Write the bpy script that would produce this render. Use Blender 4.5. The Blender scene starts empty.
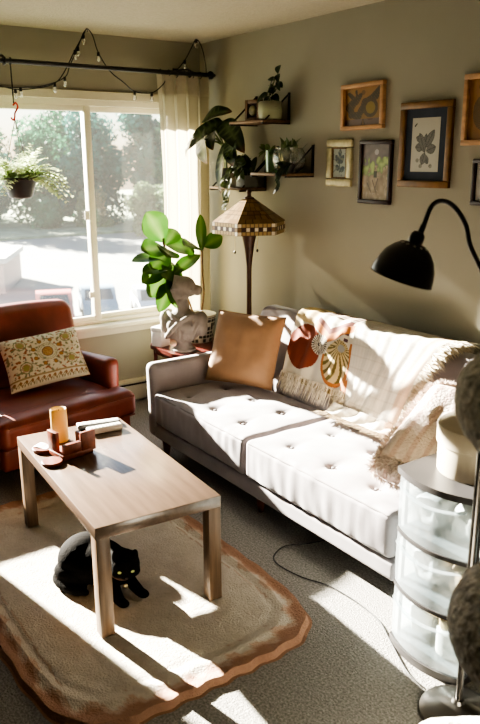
import bpy, bmesh, math, random
from math import sin, cos, pi, sqrt, radians as R_, atan2, floor, exp
from mathutils import Vector as V, Matrix as MX, noise
random.seed(7)
rnd = random.random
def ru(a, b): return a + (b - a) * random.random()
scene = bpy.context.scene
COL = scene.collection

# ------------------------------------------------------------------ materials
def _nt(name):
    m = bpy.data.materials.new(name); m.use_nodes = True
    return m, m.node_tree.nodes, m.node_tree.links, m.node_tree.nodes['Principled BSDF'], m.node_tree.nodes['Material Output']
def pmat(name, col, rough=.6, var=.12, scale=12, bump=0, bscale=80, metal=0, sheen=0, stretch=(1, 1, 1), col2=None, spec=.5, detail=4, attr=False, coords='Object', transl=0, dist=.01):
    """noise-varied principled surface; attr = base colour from the mesh's painted colour attribute"""
    m, N, L, P, O = _nt(name)
    P.inputs['Roughness'].default_value = rough; P.inputs['Metallic'].default_value = metal
    P.inputs['Specular IOR Level'].default_value = spec
    if sheen:
        P.inputs['Sheen Weight'].default_value = sheen; P.inputs['Sheen Roughness'].default_value = .4
    tc = N.new('ShaderNodeTexCoord'); mp = N.new('ShaderNodeMapping'); mp.inputs['Scale'].default_value = stretch
    L.new(tc.outputs[coords], mp.inputs[0])
    nz = N.new('ShaderNodeTexNoise'); nz.inputs['Scale'].default_value = scale; nz.inputs['Detail'].default_value = detail
    L.new(mp.outputs[0], nz.inputs['Vector'])
    mix = N.new('ShaderNodeMix'); mix.data_type = 'RGBA'
    if attr:
        at = N.new('ShaderNodeAttribute'); at.attribute_name = 'Col'
        mul = N.new('ShaderNodeMix'); mul.data_type = 'RGBA'; mul.blend_type = 'MULTIPLY'; mul.inputs[0].default_value = 1
        rp = N.new('ShaderNodeMapRange'); rp.inputs[3].default_value = 1 - var; rp.inputs[4].default_value = 1 + var
        L.new(nz.outputs['Fac'], rp.inputs[0]); L.new(at.outputs['Color'], mul.inputs[6]); L.new(rp.outputs[0], mul.inputs[7])
        cout = mul.outputs[2]
    else:
        c1 = [max(0, c * (1 - var)) for c in col]; c2 = list(col2) if col2 else [min(1, c * (1 + var)) for c in col]
        mix.inputs[6].default_value = (*c1, 1); mix.inputs[7].default_value = (*c2, 1)
        rp = N.new('ShaderNodeMapRange'); rp.inputs[1].default_value = .3; rp.inputs[2].default_value = .7
        L.new(nz.outputs['Fac'], rp.inputs[0]); L.new(rp.outputs[0], mix.inputs[0])
        cout = mix.outputs[2]
    L.new(cout, P.inputs['Base Color'])
    if bump:
        n2 = N.new('ShaderNodeTexNoise'); n2.inputs['Scale'].default_value = bscale; n2.inputs['Detail'].default_value = 3
        L.new(mp.outputs[0], n2.inputs['Vector'])
        b = N.new('ShaderNodeBump'); b.inputs['Strength'].default_value = bump; b.inputs['Distance'].default_value = dist
        L.new(n2.outputs['Fac'], b.inputs['Height']); L.new(b.outputs[0], P.inputs['Normal'])
    if transl:
        t = N.new('ShaderNodeBsdfTranslucent'); L.new(cout, t.inputs[0])
        ms = N.new('ShaderNodeMixShader'); ms.inputs[0].default_value = transl
        L.new(P.outputs[0], ms.inputs[1]); L.new(t.outputs[0], ms.inputs[2]); L.new(ms.outputs[0], O.inputs[0])
    return m
def clear_mat(name, tint, transp, transl, gloss=.06, rough=.05, diff=0.0):
    """see-through sheet: transparent + hazy translucent + gloss"""
    m, N, L, P, O = _nt(name); N.remove(P)
    t = N.new('ShaderNodeBsdfTransparent'); t.inputs[0].default_value = (*tint, 1)
    d = N.new('ShaderNodeBsdfTranslucent'); d.inputs[0].default_value = (.95, .95, .9, 1)
    df = N.new('ShaderNodeBsdfDiffuse'); df.inputs[0].default_value = (*[c * .9 for c in tint], 1)
    m1 = N.new('ShaderNodeMixShader'); m1.inputs[0].default_value = diff
    L.new(d.outputs[0], m1.inputs[1]); L.new(df.outputs[0], m1.inputs[2])
    m2 = N.new('ShaderNodeMixShader'); m2.inputs[0].default_value = transp
    L.new(m1.outputs[0], m2.inputs[1]); L.new(t.outputs[0], m2.inputs[2])
    g = N.new('ShaderNodeBsdfGlossy'); g.inputs['Roughness'].default_value = rough
    m3 = N.new('ShaderNodeMixShader'); m3.inputs[0].default_value = gloss
    L.new(m2.outputs[0], m3.inputs[1]); L.new(g.outputs[0], m3.inputs[2]); L.new(m3.outputs[0], O.inputs[0])
    return m
M = {}
M['wall'] = pmat('wall_paint', (.34, .325, .26), .85, .03, 3, .12, 120, dist=.003)
M['ceiling'] = pmat('ceiling_texture', (.42, .385, .30), .95, .06, 60, .5, 90, dist=.008)
M['carpet'] = pmat('carpet_loop', (.30, .285, .26), .95, .42, 120, 1.0, 160, dist=.012, detail=6)
M['trim'] = pmat('cream_trim', (.62, .59, .47), .5, .04, 5)
M['vinyl'] = pmat('white_vinyl', (.72, .69, .58), .4, .03, 5)
M['heater'] = pmat('heater_enamel', (.50, .46, .35), .5, .05, 6)
M['dark'] = pmat('dark_slot', (.03, .026, .02), .8)
M['glass'] = clear_mat('hazy_window_glass', (.95, .98, .98), .99, .1, .03, .02)  # small translucent share puts a veil of haze and glare over the view
M['blackmetal'] = pmat('black_metal', (.018, .016, .015), .38, .1, 20)
M['bronze'] = pmat('dark_bronze', (.06, .025, .013), .45, .2, 20)
M['sofa'] = pmat('grey_velvet', (.27, .245, .255), .8, .10, 9, .12, 260, sheen=.35, dist=.003)
M['sofa_seam'] = pmat('grey_piping', (.2, .18, .18), .8)
M['walnutleg'] = pmat('red_brown_wood', (.10, .03, .015), .4, .3, 12, stretch=(1, 1, .1))
M['leather'] = pmat('red_brown_leather', (.20, .044, .027), .42, .22, 7, .15, 160, dist=.003)
M['tablewood'] = pmat('walnut_veneer', (.135, .092, .066), .24, .17, 6, .02, 60, stretch=(.5, 6, 6), detail=6, spec=.9)
M['rug'] = pmat('rug_pile', (1, 1, 1), .95, .14, 60, .8, 150, attr=True, dist=.008)
M['catfur'] = pmat('black_cat_fur', (.006, .005, .0045), .85, .3, 60, .6, 160, dist=.005, spec=.05)
M['cateye'] = pmat('cat_eye', (.55, .62, .25), .2)
M['tan'] = pmat('tan_suede', (.36, .215, .12), .75, .12, 8, .1, 120, sheen=.15, dist=.004)
M['paintcloth'] = pmat('printed_cotton', (1, 1, 1), .85, .05, 200, .25, 300, attr=True, dist=.002)
M['paintcloth2'] = pmat('woven_throw', (1, 1, 1), .9, .06, 100, .3, 250, attr=True, dist=.003)
M['print'] = pmat('paper_print', (1, 1, 1), .45, .04, 120, attr=True)
M['lampglass'] = pmat('stained_glass', (1, 1, 1), .3, .15, 30, attr=True, transl=.25)
M['fringe'] = pmat('cotton_fringe', (.62, .55, .43), .9, .2, 60)
M['fluff'] = pmat('fluffy_yarn', (.62, .52, .45), .95, .2, 30, .6, 90, sheen=.2)
M['sheer'] = None
M['concrete'] = pmat('grey_plaster', (.25, .22, .185), .85, .15, 18, .2, 120, dist=.003)
M['marble'] = pmat('white_box_card', (.62, .60, .55), .6, .06, 15)
M['tablered'] = pmat('dark_cherry', (.10, .022, .016), .3, .25, 8, stretch=(.4, 4, 1))
M['soil'] = pmat('potting_soil', (.03, .02, .014), .95, .4, 60, .6, 90)
M['blackpot'] = pmat('black_plastic_pot', (.03, .026, .025), .5)
M['greypot'] = pmat('dark_grey_pot', (.075, .075, .075), .6)
M['whitepot'] = pmat('white_glazed_pot', (.6, .58, .52), .35)
M['stem'] = pmat('plant_stem', (.17, .10, .045), .7, .2, 30)
M['greenstem'] = pmat('green_stem', (.10, .15, .04), .6, .2, 30)
M['figleaf'] = pmat('fig_leaf', (1, 1, 1), .38, .22, 10, .1, 60, transl=.30, attr=True)
M['darkleaf'] = pmat('dark_leaf', (.020, .042, .016), .35, .4, 25, transl=.12)
M['alocasia'] = pmat('veined_leaf', (1, 1, 1), .35, .2, 25, attr=True, transl=.12)
M['pothos'] = pmat('pothos_leaf', (.06, .11, .03), .4, .35, 20, col2=(.16, .22, .08), transl=.2)
M['fern'] = pmat('pale_fern', (.42, .54, .24), .5, .3, 12, col2=(.72, .78, .52), transl=.5)
M['redhook'] = pmat('red_plastic', (.55, .05, .03), .4)
M['wire'] = pmat('grey_wire', (.10, .09, .08), .5)
M['shelfwood'] = pmat('shelf_wood', (.17, .10, .05), .55, .25, 10, stretch=(.4, 5, 5))
M['candle'] = pmat('beeswax', (.62, .46, .22), .45, .12, 10, transl=.2)
M['wick'] = pmat('wick', (.03, .02, .02), .9)
M['puzzlewood'] = pmat('reddish_wood', (.16, .04, .018), .4, .3, 14, stretch=(.5, 4, 4))
M['paper'] = pmat('white_paper', (.75, .73, .68), .7)
M['remotewhite'] = pmat('white_plastic', (.72, .69, .63), .4, .02)
M['remotedark'] = pmat('dark_plastic', (.02, .02, .022), .35)
M['silverplastic'] = pmat('silver_plastic', (.5, .5, .5), .4)
M['goldframe'] = pmat('gold_brown_frame', (.17, .085, .022), .45, .3, 16, .1, 60)
M['silverframe'] = pmat('pale_gilt_frame', (.46, .41, .25), .4, .2, 30, .25, 60, metal=.3)
M['lightwood'] = pmat('pale_wood_frame', (.46, .27, .14), .55, .2, 12, stretch=(1, 1, 3))
M['darkframe'] = pmat('espresso_frame', (.030, .012, .010), .4, .2, 12)
M['navymat'] = pmat('navy_mount', (.035, .045, .065), .8)
M['creammat'] = pmat('cream_mount', (.5, .46, .36), .8)
M['shadeblack'] = pmat('black_enamel', (.012, .008, .007), .28, .1, 5, spec=.6)
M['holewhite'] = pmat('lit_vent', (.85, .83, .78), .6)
M['gunmetal'] = pmat('brushed_dark_metal', (.16, .15, .14), .28, .1, 8, metal=1)
M['plush'] = pmat('grey_plush', (.58, .55, .50), .95, .45, 55, .9, 60, sheen=.3, dist=.02)
M['whiteplush'] = pmat('white_plush', (.55, .53, .49), .95, .1, 50, .7, 90, dist=.01)
M['sisal'] = pmat('sisal_rope', (.36, .27, .16), .9, .2, 20, .5, 60)
M['plasticframe'] = pmat('charcoal_plastic', (.045, .042, .042), .35, .1, 8)
M['drawerplastic'] = clear_mat('frosted_drawer_plastic', (.80, .89, .93), .70, .3, .08, .12, .55)
M['hatbox'] = pmat('cream_card', (.60, .53, .40), .7, .04, 12)
M['cord'] = pmat('black_cord', (.012, .012, .012), .5)
M['bulb'] = clear_mat('clear_bulb', (.95, .93, .85), .75, .1, .2, .02, .3)
M['bulbdark'] = pmat('bulb_socket', (.012, .012, .01), .5)
M['basket'] = pmat('patterned_basket', (1, 1, 1), .8, .15, 40, .3, 120, attr=True)
M['jarglass'] = clear_mat('clear_bowl_glass', (.92, .95, .9), .72, .1, .14, .02, .4)
M['greenglass'] = clear_mat('green_cup_glass', (.45, .7, .4), .5, .2, .15, .03, .5)
M['brass'] = pmat('brass_shine', (.6, .5, .25), .3, .1, 10, metal=.8)
M['cloth1'] = pmat('pale_cloth', (.72, .72, .70), .9, .1, 15)
M['cloth2'] = pmat('beige_cloth', (.5, .36, .22), .9, .15, 15)
M['asphalt'] = pmat('pale_asphalt', (.26, .28, .26), .9, .1, .4)
M['grassy'] = pmat('dry_grass', (.28, .33, .20), .95, .3, .8)
M['treeleaf'] = pmat('tree_leaf', (.03, .15, .075), .7, .35, .3, col2=(.09, .29, .14), transl=.3)
M['treeleaf2'] = pmat('blue_green_leaf', (.016, .12, .095), .7, .35, .3, col2=(.04, .22, .17), transl=.28)
M['bushleaf'] = pmat('bush_leaf', (.16, .25, .11), .7, .3, .5, col2=(.28, .36, .18), transl=.4)
M['bark'] = pmat('bark', (.1, .08, .06), .9)
M['carred'] = pmat('car_paint_red', (.55, .16, .13), .35)
M['carwhite'] = pmat('car_paint_white', (.75, .76, .77), .35)
M['carblue'] = pmat('car_paint_blue', (.26, .36, .44), .35)
M['carglass'] = pmat('car_glass', (.08, .10, .12), .1)
M['tyre'] = pmat('tyre', (.02, .02, .02), .8)
M['stucco'] = pmat('pale_stucco', (.62, .60, .56), .9, .05, .6)
M['stucco2'] = pmat('pinkish_siding', (.50, .40, .36), .9, .05, .6)
def sheer_mat():
    m, N, L, P, O = _nt('sheer_linen'); N.remove(P)
    tc = N.new('ShaderNodeTexCoord'); wv = N.new('ShaderNodeTexNoise'); wv.inputs['Scale'].default_value = 60
    L.new(tc.outputs['Object'], wv.inputs['Vector'])
    d = N.new('ShaderNodeBsdfDiffuse'); d.inputs[0].default_value = (.55, .51, .40, 1)
    t = N.new('ShaderNodeBsdfTranslucent'); t.inputs[0].default_value = (.50, .455, .34, 1)
    m1 = N.new('ShaderNodeMixShader'); m1.inputs[0].default_value = .55
    L.new(d.outputs[0], m1.inputs[1]); L.new(t.outputs[0], m1.inputs[2])
    tr = N.new('ShaderNodeBsdfTransparent'); tr.inputs[0].default_value = (1, .97, .9, 1)
    m2 = N.new('ShaderNodeMixShader'); m2.inputs[0].default_value = .03
    L.new(m1.outputs[0], m2.inputs[1]); L.new(tr.outputs[0], m2.inputs[2]); L.new(m2.outputs[0], O.inputs[0])
    return m
M['sheer'] = sheer_mat()

# ------------------------------------------------------------------ scene graph helpers
ROOTM = {}
def tag(o, label=None, cat=None, group=None, kind=None):
    if label: o['label'] = label
    if cat: o['category'] = cat
    if group: o['group'] = group
    if kind: o['kind'] = kind
    return o
def empty(name, loc, label, cat, rz=0, group=None):
    o = bpy.data.objects.new(name, None); COL.objects.link(o)
    o.empty_display_size = .05
    o.location = loc; o.rotation_euler = (0, 0, rz)
    ROOTM[o.name] = MX.Translation(V(loc)) @ MX.Rotation(rz, 4, 'Z')
    return tag(o, label, cat, group)
class MB:
    """collects shapes; build() links them as ONE mesh object"""
    def __init__(s): s.v = []; s.f = []; s.m = []; s.c = []; s.mats = []; s.cur = 0
    def mat(s, m):
        if m not in s.mats: s.mats.append(m)
        s.cur = s.mats.index(m); return s
    def add(s, vs, fs, X=None, cols=None):
        o = len(s.v)
        for p in vs:
            p = V(p); s.v.append(X @ p if X else p)
        s.c += cols if cols else [(1, 1, 1)] * len(vs)
        for f in fs: s.f.append(tuple(i + o for i in f)); s.m.append(s.cur)
        return s
    def bm(s, b, X=None):
        b.verts.index_update()
        s.add([v.co.copy() for v in b.verts], [[v.index for v in f.verts] for f in b.faces], X); b.free(); return s
    def box(s, c, d, bev=0, X=None, seg=2):
        b = bmesh.new(); bmesh.ops.create_cube(b, size=1)
        for v in b.verts: v.co = V((v.co.x * d[0], v.co.y * d[1], v.co.z * d[2]))
        if bev: bmesh.ops.bevel(b, geom=b.edges[:], offset=bev, segments=seg, profile=.5, affect='EDGES')
        T = MX.Translation(V(c)); return s.bm(b, X @ T if X else T)
    def b2(s, lo, hi, bev=0, X=None):
        return s.box([(a + b) / 2 for a, b in zip(lo, hi)], [abs(b - a) for a, b in zip(lo, hi)], bev, X)
    def tube(s, pts, r, n=8, caps=True, X=None, closed=False):
        pts = [V(p) for p in pts]; k = len(pts); rs = r if isinstance(r, (list, tuple)) else [r] * k
        vs = []; fs = []; up = None
        for i, p in enumerate(pts):
            if closed: t = pts[(i + 1) % k] - pts[i - 1]
            else: t = (pts[min(i + 1, k - 1)] - pts[max(i - 1, 0)])
            t = t.normalized() if t.length > 1e-9 else V((0, 0, 1))
            if up is None:
                a = V((0, 0, 1)) if abs(t.z) < .9 else V((1, 0, 0)); up = (a - t * a.dot(t)).normalized()
            else:
                up = up - t * up.dot(t); up = up.normalized() if up.length > 1e-6 else V((1, 0, 0))
            w = t.cross(up)
            for j in range(n):
                a = 2 * pi * j / n; vs.append(p + (up * cos(a) + w * sin(a)) * rs[i])
        for i in range(k if closed else k - 1):
            for j in range(n):
                a = i * n + j; b = i * n + (j + 1) % n; c = ((i + 1) % k) * n
                fs.append((a, b, c + (j + 1) % n, c + j))
        if caps and not closed: fs += [tuple(range(n))[::-1], tuple((k - 1) * n + j for j in range(n))]
        return s.add(vs, fs, X)
    def lathe(s, prof, c=(0, 0, 0), n=32, X=None, cap=True, paint=None):
        vs = []; fs = []; k = len(prof)
        for r, z in prof:
            for j in range(n):
                a = 2 * pi * j / n; vs.append(V((c[0] + r * cos(a), c[1] + r * sin(a), c[2] + z)))
        for i in range(k - 1):
            for j in range(n): fs.append((i * n + j, i * n + (j + 1) % n, (i + 1) * n + (j + 1) % n, (i + 1) * n + j))
        if cap: fs += [tuple(range(n))[::-1], tuple((k - 1) * n + j for j in range(n))]
        cols = [paint(j / n, i / (k - 1)) for i in range(k) for j in range(n)] if paint else None
        return s.add(vs, fs, X, cols)
    def ell(s, c, r, n=20, X=None, rot=None):
        b = bmesh.new(); bmesh.ops.create_uvsphere(b, u_segments=n, v_segments=max(6, n // 2), radius=1)
        T = MX.Translation(V(c)) @ (rot.to_4x4() if rot else MX.Identity(4)) @ MX.Diagonal((*r, 1))
        return s.bm(b, X @ T if X else T)
    def grid(s, fn, nu, nv, paint=None, X=None, double=0):
        vs = []; cols = []
        for j in range(nv + 1):
            for i in range(nu + 1):
                u, w = i / nu, j / nv; vs.append(V(fn(u, w))); cols.append(paint(u, w) if paint else (1, 1, 1))
        W = nu + 1; fs = [(j * W + i, j * W + i + 1, (j + 1) * W + i + 1, (j + 1) * W + i) for j in range(nv) for i in range(nu)]
        return s.add(vs, fs, X, cols)
    def prism(s, poly, z0, z1, X=None):
        k = len(poly); vs = [(x, y, z0) for x, y in poly] + [(x, y, z1) for x, y in poly]
        fs = [tuple(range(k))[::-1], tuple(range(k, 2 * k))] + [(i, (i + 1) % k, k + (i + 1) % k, k + i) for i in range(k)]
        return s.add(vs, fs, X)
    def rbox(s, c, d, r, n=12, fn=None, X=None, puff=0):
        """rounded, subdivided box; fn(p_local) -> offset"""
        h = [x / 2 for x in d]; vs = []; fs = []; idx = {}
        def vert(p):
            k = (round(p[0], 4), round(p[1], 4), round(p[2], 4))
            if k not in idx:
                q = V((p[0] * h[0], p[1] * h[1], p[2] * h[2])); i = V([max(-h[a] + r, min(h[a] - r, q[a])) for a in range(3)])
                e = q - i
                if e.length > 1e-9: e = e.normalized() * min(e.length, r)
                o = i + e
                if puff:
                    for a in range(3):
                        b, cc = (a + 1) % 3, (a + 2) % 3
                        o[a] += puff[a] * p[a] * (1 - p[b] ** 2) * (1 - p[cc] ** 2) if isinstance(puff, (tuple, list)) else 0
                if fn: o = o + V(fn(o, p))
                idx[k] = len(vs); vs.append(o + V(c))
            return idx[k]
        nn = n if isinstance(n, (tuple, list)) else (n, n, n)
        for a in range(3):
            b, cc = (a + 1) % 3, (a + 2) % 3
            def cs(m, L):  # denser near edges
                out = []
                for i in range(m + 1):
                    t = -1 + 2 * i / m; out.append(t)
                e = min(.9, 1.0 * r / L)
                ex = [-1 + e * .3, -1 + e * .7, -1 + e, 1 - e, 1 - e * .7, 1 - e * .3]
                return sorted(set([round(x, 4) for x in out + ex]))
            B, Cc = cs(nn[b], h[b]), cs(nn[cc], h[cc])
            for sg in (-1, 1):
                for i in range(len(B) - 1):
                    for j in range(len(Cc) - 1):
                        q = []
                        for (x, y) in ((B[i], Cc[j]), (B[i + 1], Cc[j]), (B[i + 1], Cc[j + 1]), (B[i], Cc[j + 1])):
                            p = [0, 0, 0]; p[a] = sg; p[b] = x; p[cc] = y; q.append(vert(p))
                        fs.append(tuple(q if sg > 0 else q[::-1]))
        return s.add(vs, fs, X)
    def pillow(s, O, A, B, th, n=28, paint=None, ear=.06):
        """O centre, A/B half-axis vectors, th half thickness"""
        O, A, B = V(O), V(A), V(B); Nn = A.cross(B).normalized()
        def f(sgn):
            def g(u, w):
                x, y = 2 * u - 1, 2 * w - 1
                k = (max(0, 1 - x ** 4) * max(0, 1 - y ** 4)) ** .5
                px = x * (1 - ear * (1 - y * y)); py = y * (1 - ear * (1 - x * x))
                wr = .008 * noise.noise((x * 3 + sgn, y * 3, 1.3)) * k
                return O + A * px + B * py + Nn * (sgn * th * k + wr)
            return g
        s.grid(f(1), n, n, paint)
        o = len(s.f); s.grid(f(-1), n, n, paint)
        for i in range(o, len(s.f)): s.f[i] = s.f[i][::-1]
        return s
    def leaf(s, base, tip, width, up=(0, 0, 1), droop=.15, fold=.2, shape='oval', n=7, paint=None, wave=0):
        base, tip, up = V(base), V(tip), V(up); ax = tip - base; Lg = ax.length; ax.normalize()
        sd = ax.cross(up); sd = sd.normalized() if sd.length > 1e-5 else V((1, 0, 0)); nn = sd.cross(ax)
        def wf(t):
            if shape == 'lance': return sin(pi * min(1, t ** .8)) ** 1.0
            if shape == 'heart': return (max(0, t) ** .4) * (1 - t) ** .75 * 1.75
            if shape == 'fiddle': return max(0, sin(pi * t ** 1.25)) ** .65
            return max(0, sin(pi * t)) ** .8
        vs = []; fs = []; cols = []
        for i in range(n + 1):
            t = i / n; w = max(.015, wf(t)) * width / 2
            c = base + ax * (Lg * t) + nn * (droop * Lg * 4 * t * (1 - t) * .5)
            for k, q in enumerate((-1, -.5, 0, .5, 1)):
                vs.append(c + sd * w * q + nn * (abs(q) * w * fold + wave * w * sin(t * 9 + q * 2)))
                cols.append(paint(t, q) if paint else (1, 1, 1))
        for i in range(n):
            for k in range(4): a = i * 5 + k; fs.append((a, a + 1, a + 6, a + 5))
        return s.add(vs, fs, None, cols)
    def strand(s, p, q, w=.002, sag=0.0):
        """thin ribbon"""
        p, q = V(p), V(q); d = q - p; sd = d.cross(V((ru(-1, 1), ru(-1, 1), ru(-1, 1))))
        sd = sd.normalized() * w if sd.length > 1e-9 else V((w, 0, 0)); m = (p + q) / 2 + V((0, 0, sag))
        return s.add([p - sd, p + sd, m + sd, m - sd, q], [(0, 1, 2, 3), (3, 2, 4)])
    def build(s, name, mat=None, parent=None, loc=None, smooth=True, ang=40, world=True, label=None, cat=None, group=None, kind=None):
        me = bpy.data.meshes.new(name)
        X = None
        if parent is not None and world and parent.name in ROOTM: X = ROOTM[parent.name].inverted()
        elif loc is not None: X = MX.Translation(-V(loc))
        vs = [X @ p for p in s.v] if X else s.v
        me.from_pydata([tuple(p) for p in vs], [], s.f)
        if s.mats:
            for m in s.mats: me.materials.append(m)
            me.polygons.foreach_set('material_index', s.m)
        elif mat: me.materials.append(mat)
        if any(c != (1, 1, 1) for c in s.c):
            at = me.color_attributes.new('Col', 'FLOAT_COLOR', 'POINT')
            at.data.foreach_set('color', [x for c in s.c for x in (c[0], c[1], c[2], 1)])
        if smooth:
            me.polygons.foreach_set('use_smooth', [True] * len(me.polygons))
            me.set_sharp_from_angle(angle=R_(ang))
        me.update()
        o = bpy.data.objects.new(name, me); COL.objects.link(o)
        if parent is not None:
            o.parent = parent
            ROOTM[o.name] = ROOTM.get(parent.name, MX.Identity(4)) if world else MX.Identity(4)
        elif loc is not None:
            o.location = loc; ROOTM[o.name] = MX.Translation(V(loc))
        return tag(o, label, cat, group, kind)
def remesh(o, vox, it=6):
    m = o.modifiers.new('merge', 'REMESH'); m.mode = 'VOXEL'; m.voxel_size = vox; m.use_smooth_shade = True
    k = o.modifiers.new('soften', 'SMOOTH'); k.factor = .5; k.iterations = it
    return o
def rot_to(d):
    return V(d).to_track_quat('Z', 'Y').to_matrix()
def mixc(a, b, t):
    t = max(0, min(1, t)); return tuple(a[i] * (1 - t) + b[i] * t for i in range(3))
def bez(P, n=24):
    """Catmull-Rom through P"""
    P = [V(p) for p in P]; out = []
    for i in range(len(P) - 1):
        p0, p1, p2, p3 = P[max(i - 1, 0)], P[i], P[i + 1], P[min(i + 2, len(P) - 1)]
        m = max(2, n // (len(P) - 1))
        for k in range(m):
            t = k / m
            out.append(.5 * ((2 * p1) + (p2 - p0) * t + (2 * p0 - 5 * p1 + 4 * p2 - p3) * t * t + (3 * p1 - p0 - 3 * p2 + p3) * t ** 3))
    return out + [P[-1]]
def copy_tree(o, parent=None):
    c = o.copy(); COL.objects.link(c)
    if parent is not None: c.parent = parent
    for ch in list(o.children): copy_tree(ch, c)
    return c

# ================================================================== the room
H = 2.44
WY0, WY1, WZ0, WZ1 = -2.58, -.12, .60, 2.05
def structure(name, boxes, mat, smooth=False):
    m = MB()
    for lo, hi in boxes: m.b2(lo, hi)
    return m.build(name, mat, smooth=False, kind='structure')
structure('floor', [((-.15, -4.75, -.12), (6.35, .15, 0))], M['carpet'])
structure('ceiling', [((-.15, -4.75, H), (6.35, .15, H + .12))], M['ceiling'])
structure('wall_window', [((-.15, -4.75, 0), (0, WY0, H)), ((-.15, WY1, 0), (0, .15, H)), ((-.15, WY0, 0), (0, WY1, WZ0)), ((-.15, WY0, WZ1), (0, WY1, H))], M['wall'])
structure('wall_sofa', [((0, 0, 0), (6.35, .15, H))], M['wall'])
M['wall_lowbounce'] = pmat('low_bounce_wall', (.20, .18, .145), .9, .05, 3)  # unseen right and rear walls coloured darker to cut bounced light
structure('wall_right', [((6.2, -4.75, 0), (6.35, 0, H))], M['wall_lowbounce'])
structure('wall_rear', [((0, -4.75, 0), (6.2, -4.6, H))], M['wall_lowbounce'])
structure('trim_window', [((0, WY0 - .06, WZ1), (.018, WY1 + .06, WZ1 + .05)), ((0, WY0 - .07, .52), (.022, WY1 + .07, .57)),
                          ((0, WY0 - .06, WZ0), (.018, WY0, WZ1)), ((0, WY1, WZ0), (.018, WY1 + .06, WZ1))], M['trim'])
structure('baseboard_sofa', [((0, -.014, 0), (6.2, 0, .08))], M['trim'])
structure('baseboard_right', [((6.186, -4.6, 0), (6.2, -.014, .08))], M['trim'])
structure('baseboard_rear', [((0, -4.6, 0), (6.186, -4.586, .08))], M['trim'])
# window
w = empty('window_1', (0, -1.3, WZ0), None, None); w['kind'] = 'structure'
m = MB()
m.b2((-.13, WY0, WZ0), (-.02, WY0 + .05, WZ1)); m.b2((-.13, WY1 - .05, WZ0), (-.02, WY1, WZ1))
m.b2((-.13, WY0, WZ1 - .035), (-.02, WY1, WZ1)); m.b2((-.13, WY0, WZ0), (-.02, WY1, WZ0 + .02))
m.build('window_frame', M['vinyl'], w, smooth=False)
m = MB().b2((-.02, WY0 - .04, WZ0 - .03), (.07, WY1 + .04, WZ0), .006); m.build('window_sill', M['trim'], w)
def sash(y0, y1, x):
    m = MB(); z0, z1 = WZ0 + .02, WZ1 - .035; k = .045
    m.b2((x - .02, y0, z0), (x + .02, y0 + k, z1), .004); m.b2((x - .02, y1 - k, z0), (x + .02, y1, z1), .004)
    m.b2((x - .02, y0 + k, z1 - .035), (x + .02, y1 - k, z1), .004); m.b2((x - .02, y0 + k, z0), (x + .02, y1 - k, z0 + .032), .004)
    s = m.build('window_sash', M['vinyl'], w)
    MB().add([(x, y0 + k, z0 + .032), (x, y1 - k, z0 + .032), (x, y1 - k, z1 - .035), (x, y0 + k, z1 - .035)], [(0, 1, 2, 3)]).build('window_pane', M['glass'], s, smooth=False)
    return s
s1 = sash(WY0 + .05, -.815, -.05); s2 = sash(-.85, WY1 - .05, -.095)
MB().b2((-.035, -.895, 1.30), (-.02, -.865, 1.36), .004).build('window_latch', M['vinyl'], w)
MB().b2((-.035, -.895, .78), (-.02, -.862, .82), .004).build('window_latch', M['vinyl'], w)

# baseboard heater
h = empty('baseboard_heater', (.04, -.9, 0), 'cream electric baseboard heater along the wall below the window', 'heater')
m = MB().b2((.004, -2.6, .03), (.06, -.12, .135), .005); m.b2((.004, -2.6, .135), (.03, -.12, .15)); m.b2((.002, -2.6, .152), (.07, -.12, .172), .006); m.build('heater_cover', M['heater'], h)
MB().b2((.03, -2.59, .137), (.056, -.13, .151)).build('heater_slot', M['dark'], h)
for y in (-2.61, -.158): MB().b2((.004, y, 0), (.064, y + .04, .174), .004).build('end_cap', M['heater'], h)

# ------------------------------------------------------------------ curtain rod, string lights, curtain, hanging plant
RX, RZ = .19, 2.222
r = empty('curtain_rod', (RX, -1.3, RZ), 'black iron curtain rod above the window with a pointed finial', 'curtain rod')
MB().tube([(RX, -2.7, RZ), (RX, -.075, RZ)], .0135, 12).build('rod', M['blackmetal'], r)
m = MB(); m.lathe([(.001, 0), (.014, .002), (.014, .01), (.009, .016), (.024, .03), (.027, .042), (.02, .058), (.008, .068), (.010, .074), (.001, .085)], n=14, X=MX.Translation(V((RX, -.08, RZ))) @ MX.Rotation(-pi / 2, 4, 'X'))
m.build('finial', M['blackmetal'], r)
for y in (-1.42, -.2, -2.55):
    m = MB().b2((0, y - .02, RZ - .03), (.008, y + .02, RZ + .05), .003); m.tube(bez([(.005, y, RZ + .03), (.08, y, RZ + .035), (.16, y, RZ + .03), (RX, y, RZ + .018)], 12), .007)
    m.tube([(RX + .02 * cos(a), y, RZ + .02 * sin(a)) for a in [i * pi / 8 for i in range(16)]], .006, 6, closed=True)
    m.build('rod_bracket', M['blackmetal'], r)
c = empty('curtain', (RX, -.25, .03), 'cream sheer curtain drawn to the side beside the room corner', 'curtain')
def cur(u, v):
    z = 2.205 - v * (2.205 - .03)
    y0 = -.448 - .02 * v + .02 * sin(v * 5); y1 = -.05 - .01 * v
    k = u * 9 * pi + .5 * sin(v * 3 + u * 5)
    am = .022 + .016 * v * (1 + .4 * sin(u * 13))
    return (RX + am * sin(k) + .01 * sin(u * 4 + v * 2), y0 + (y1 - y0) * (u + .018 * sin(k * 2)), z)
MB().grid(cur, 110, 30).build('sheer_panel', M['sheer'], c)
def curh(u, v):
    p = cur(u, v * .055); return (p[0] + .004, p[1], p[2])
MB().grid(curh, 110, 3).build('curtain_header', pmat('curtain_heading', (.55, .51, .40), .9, .05, 40, transl=.3), c)
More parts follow.
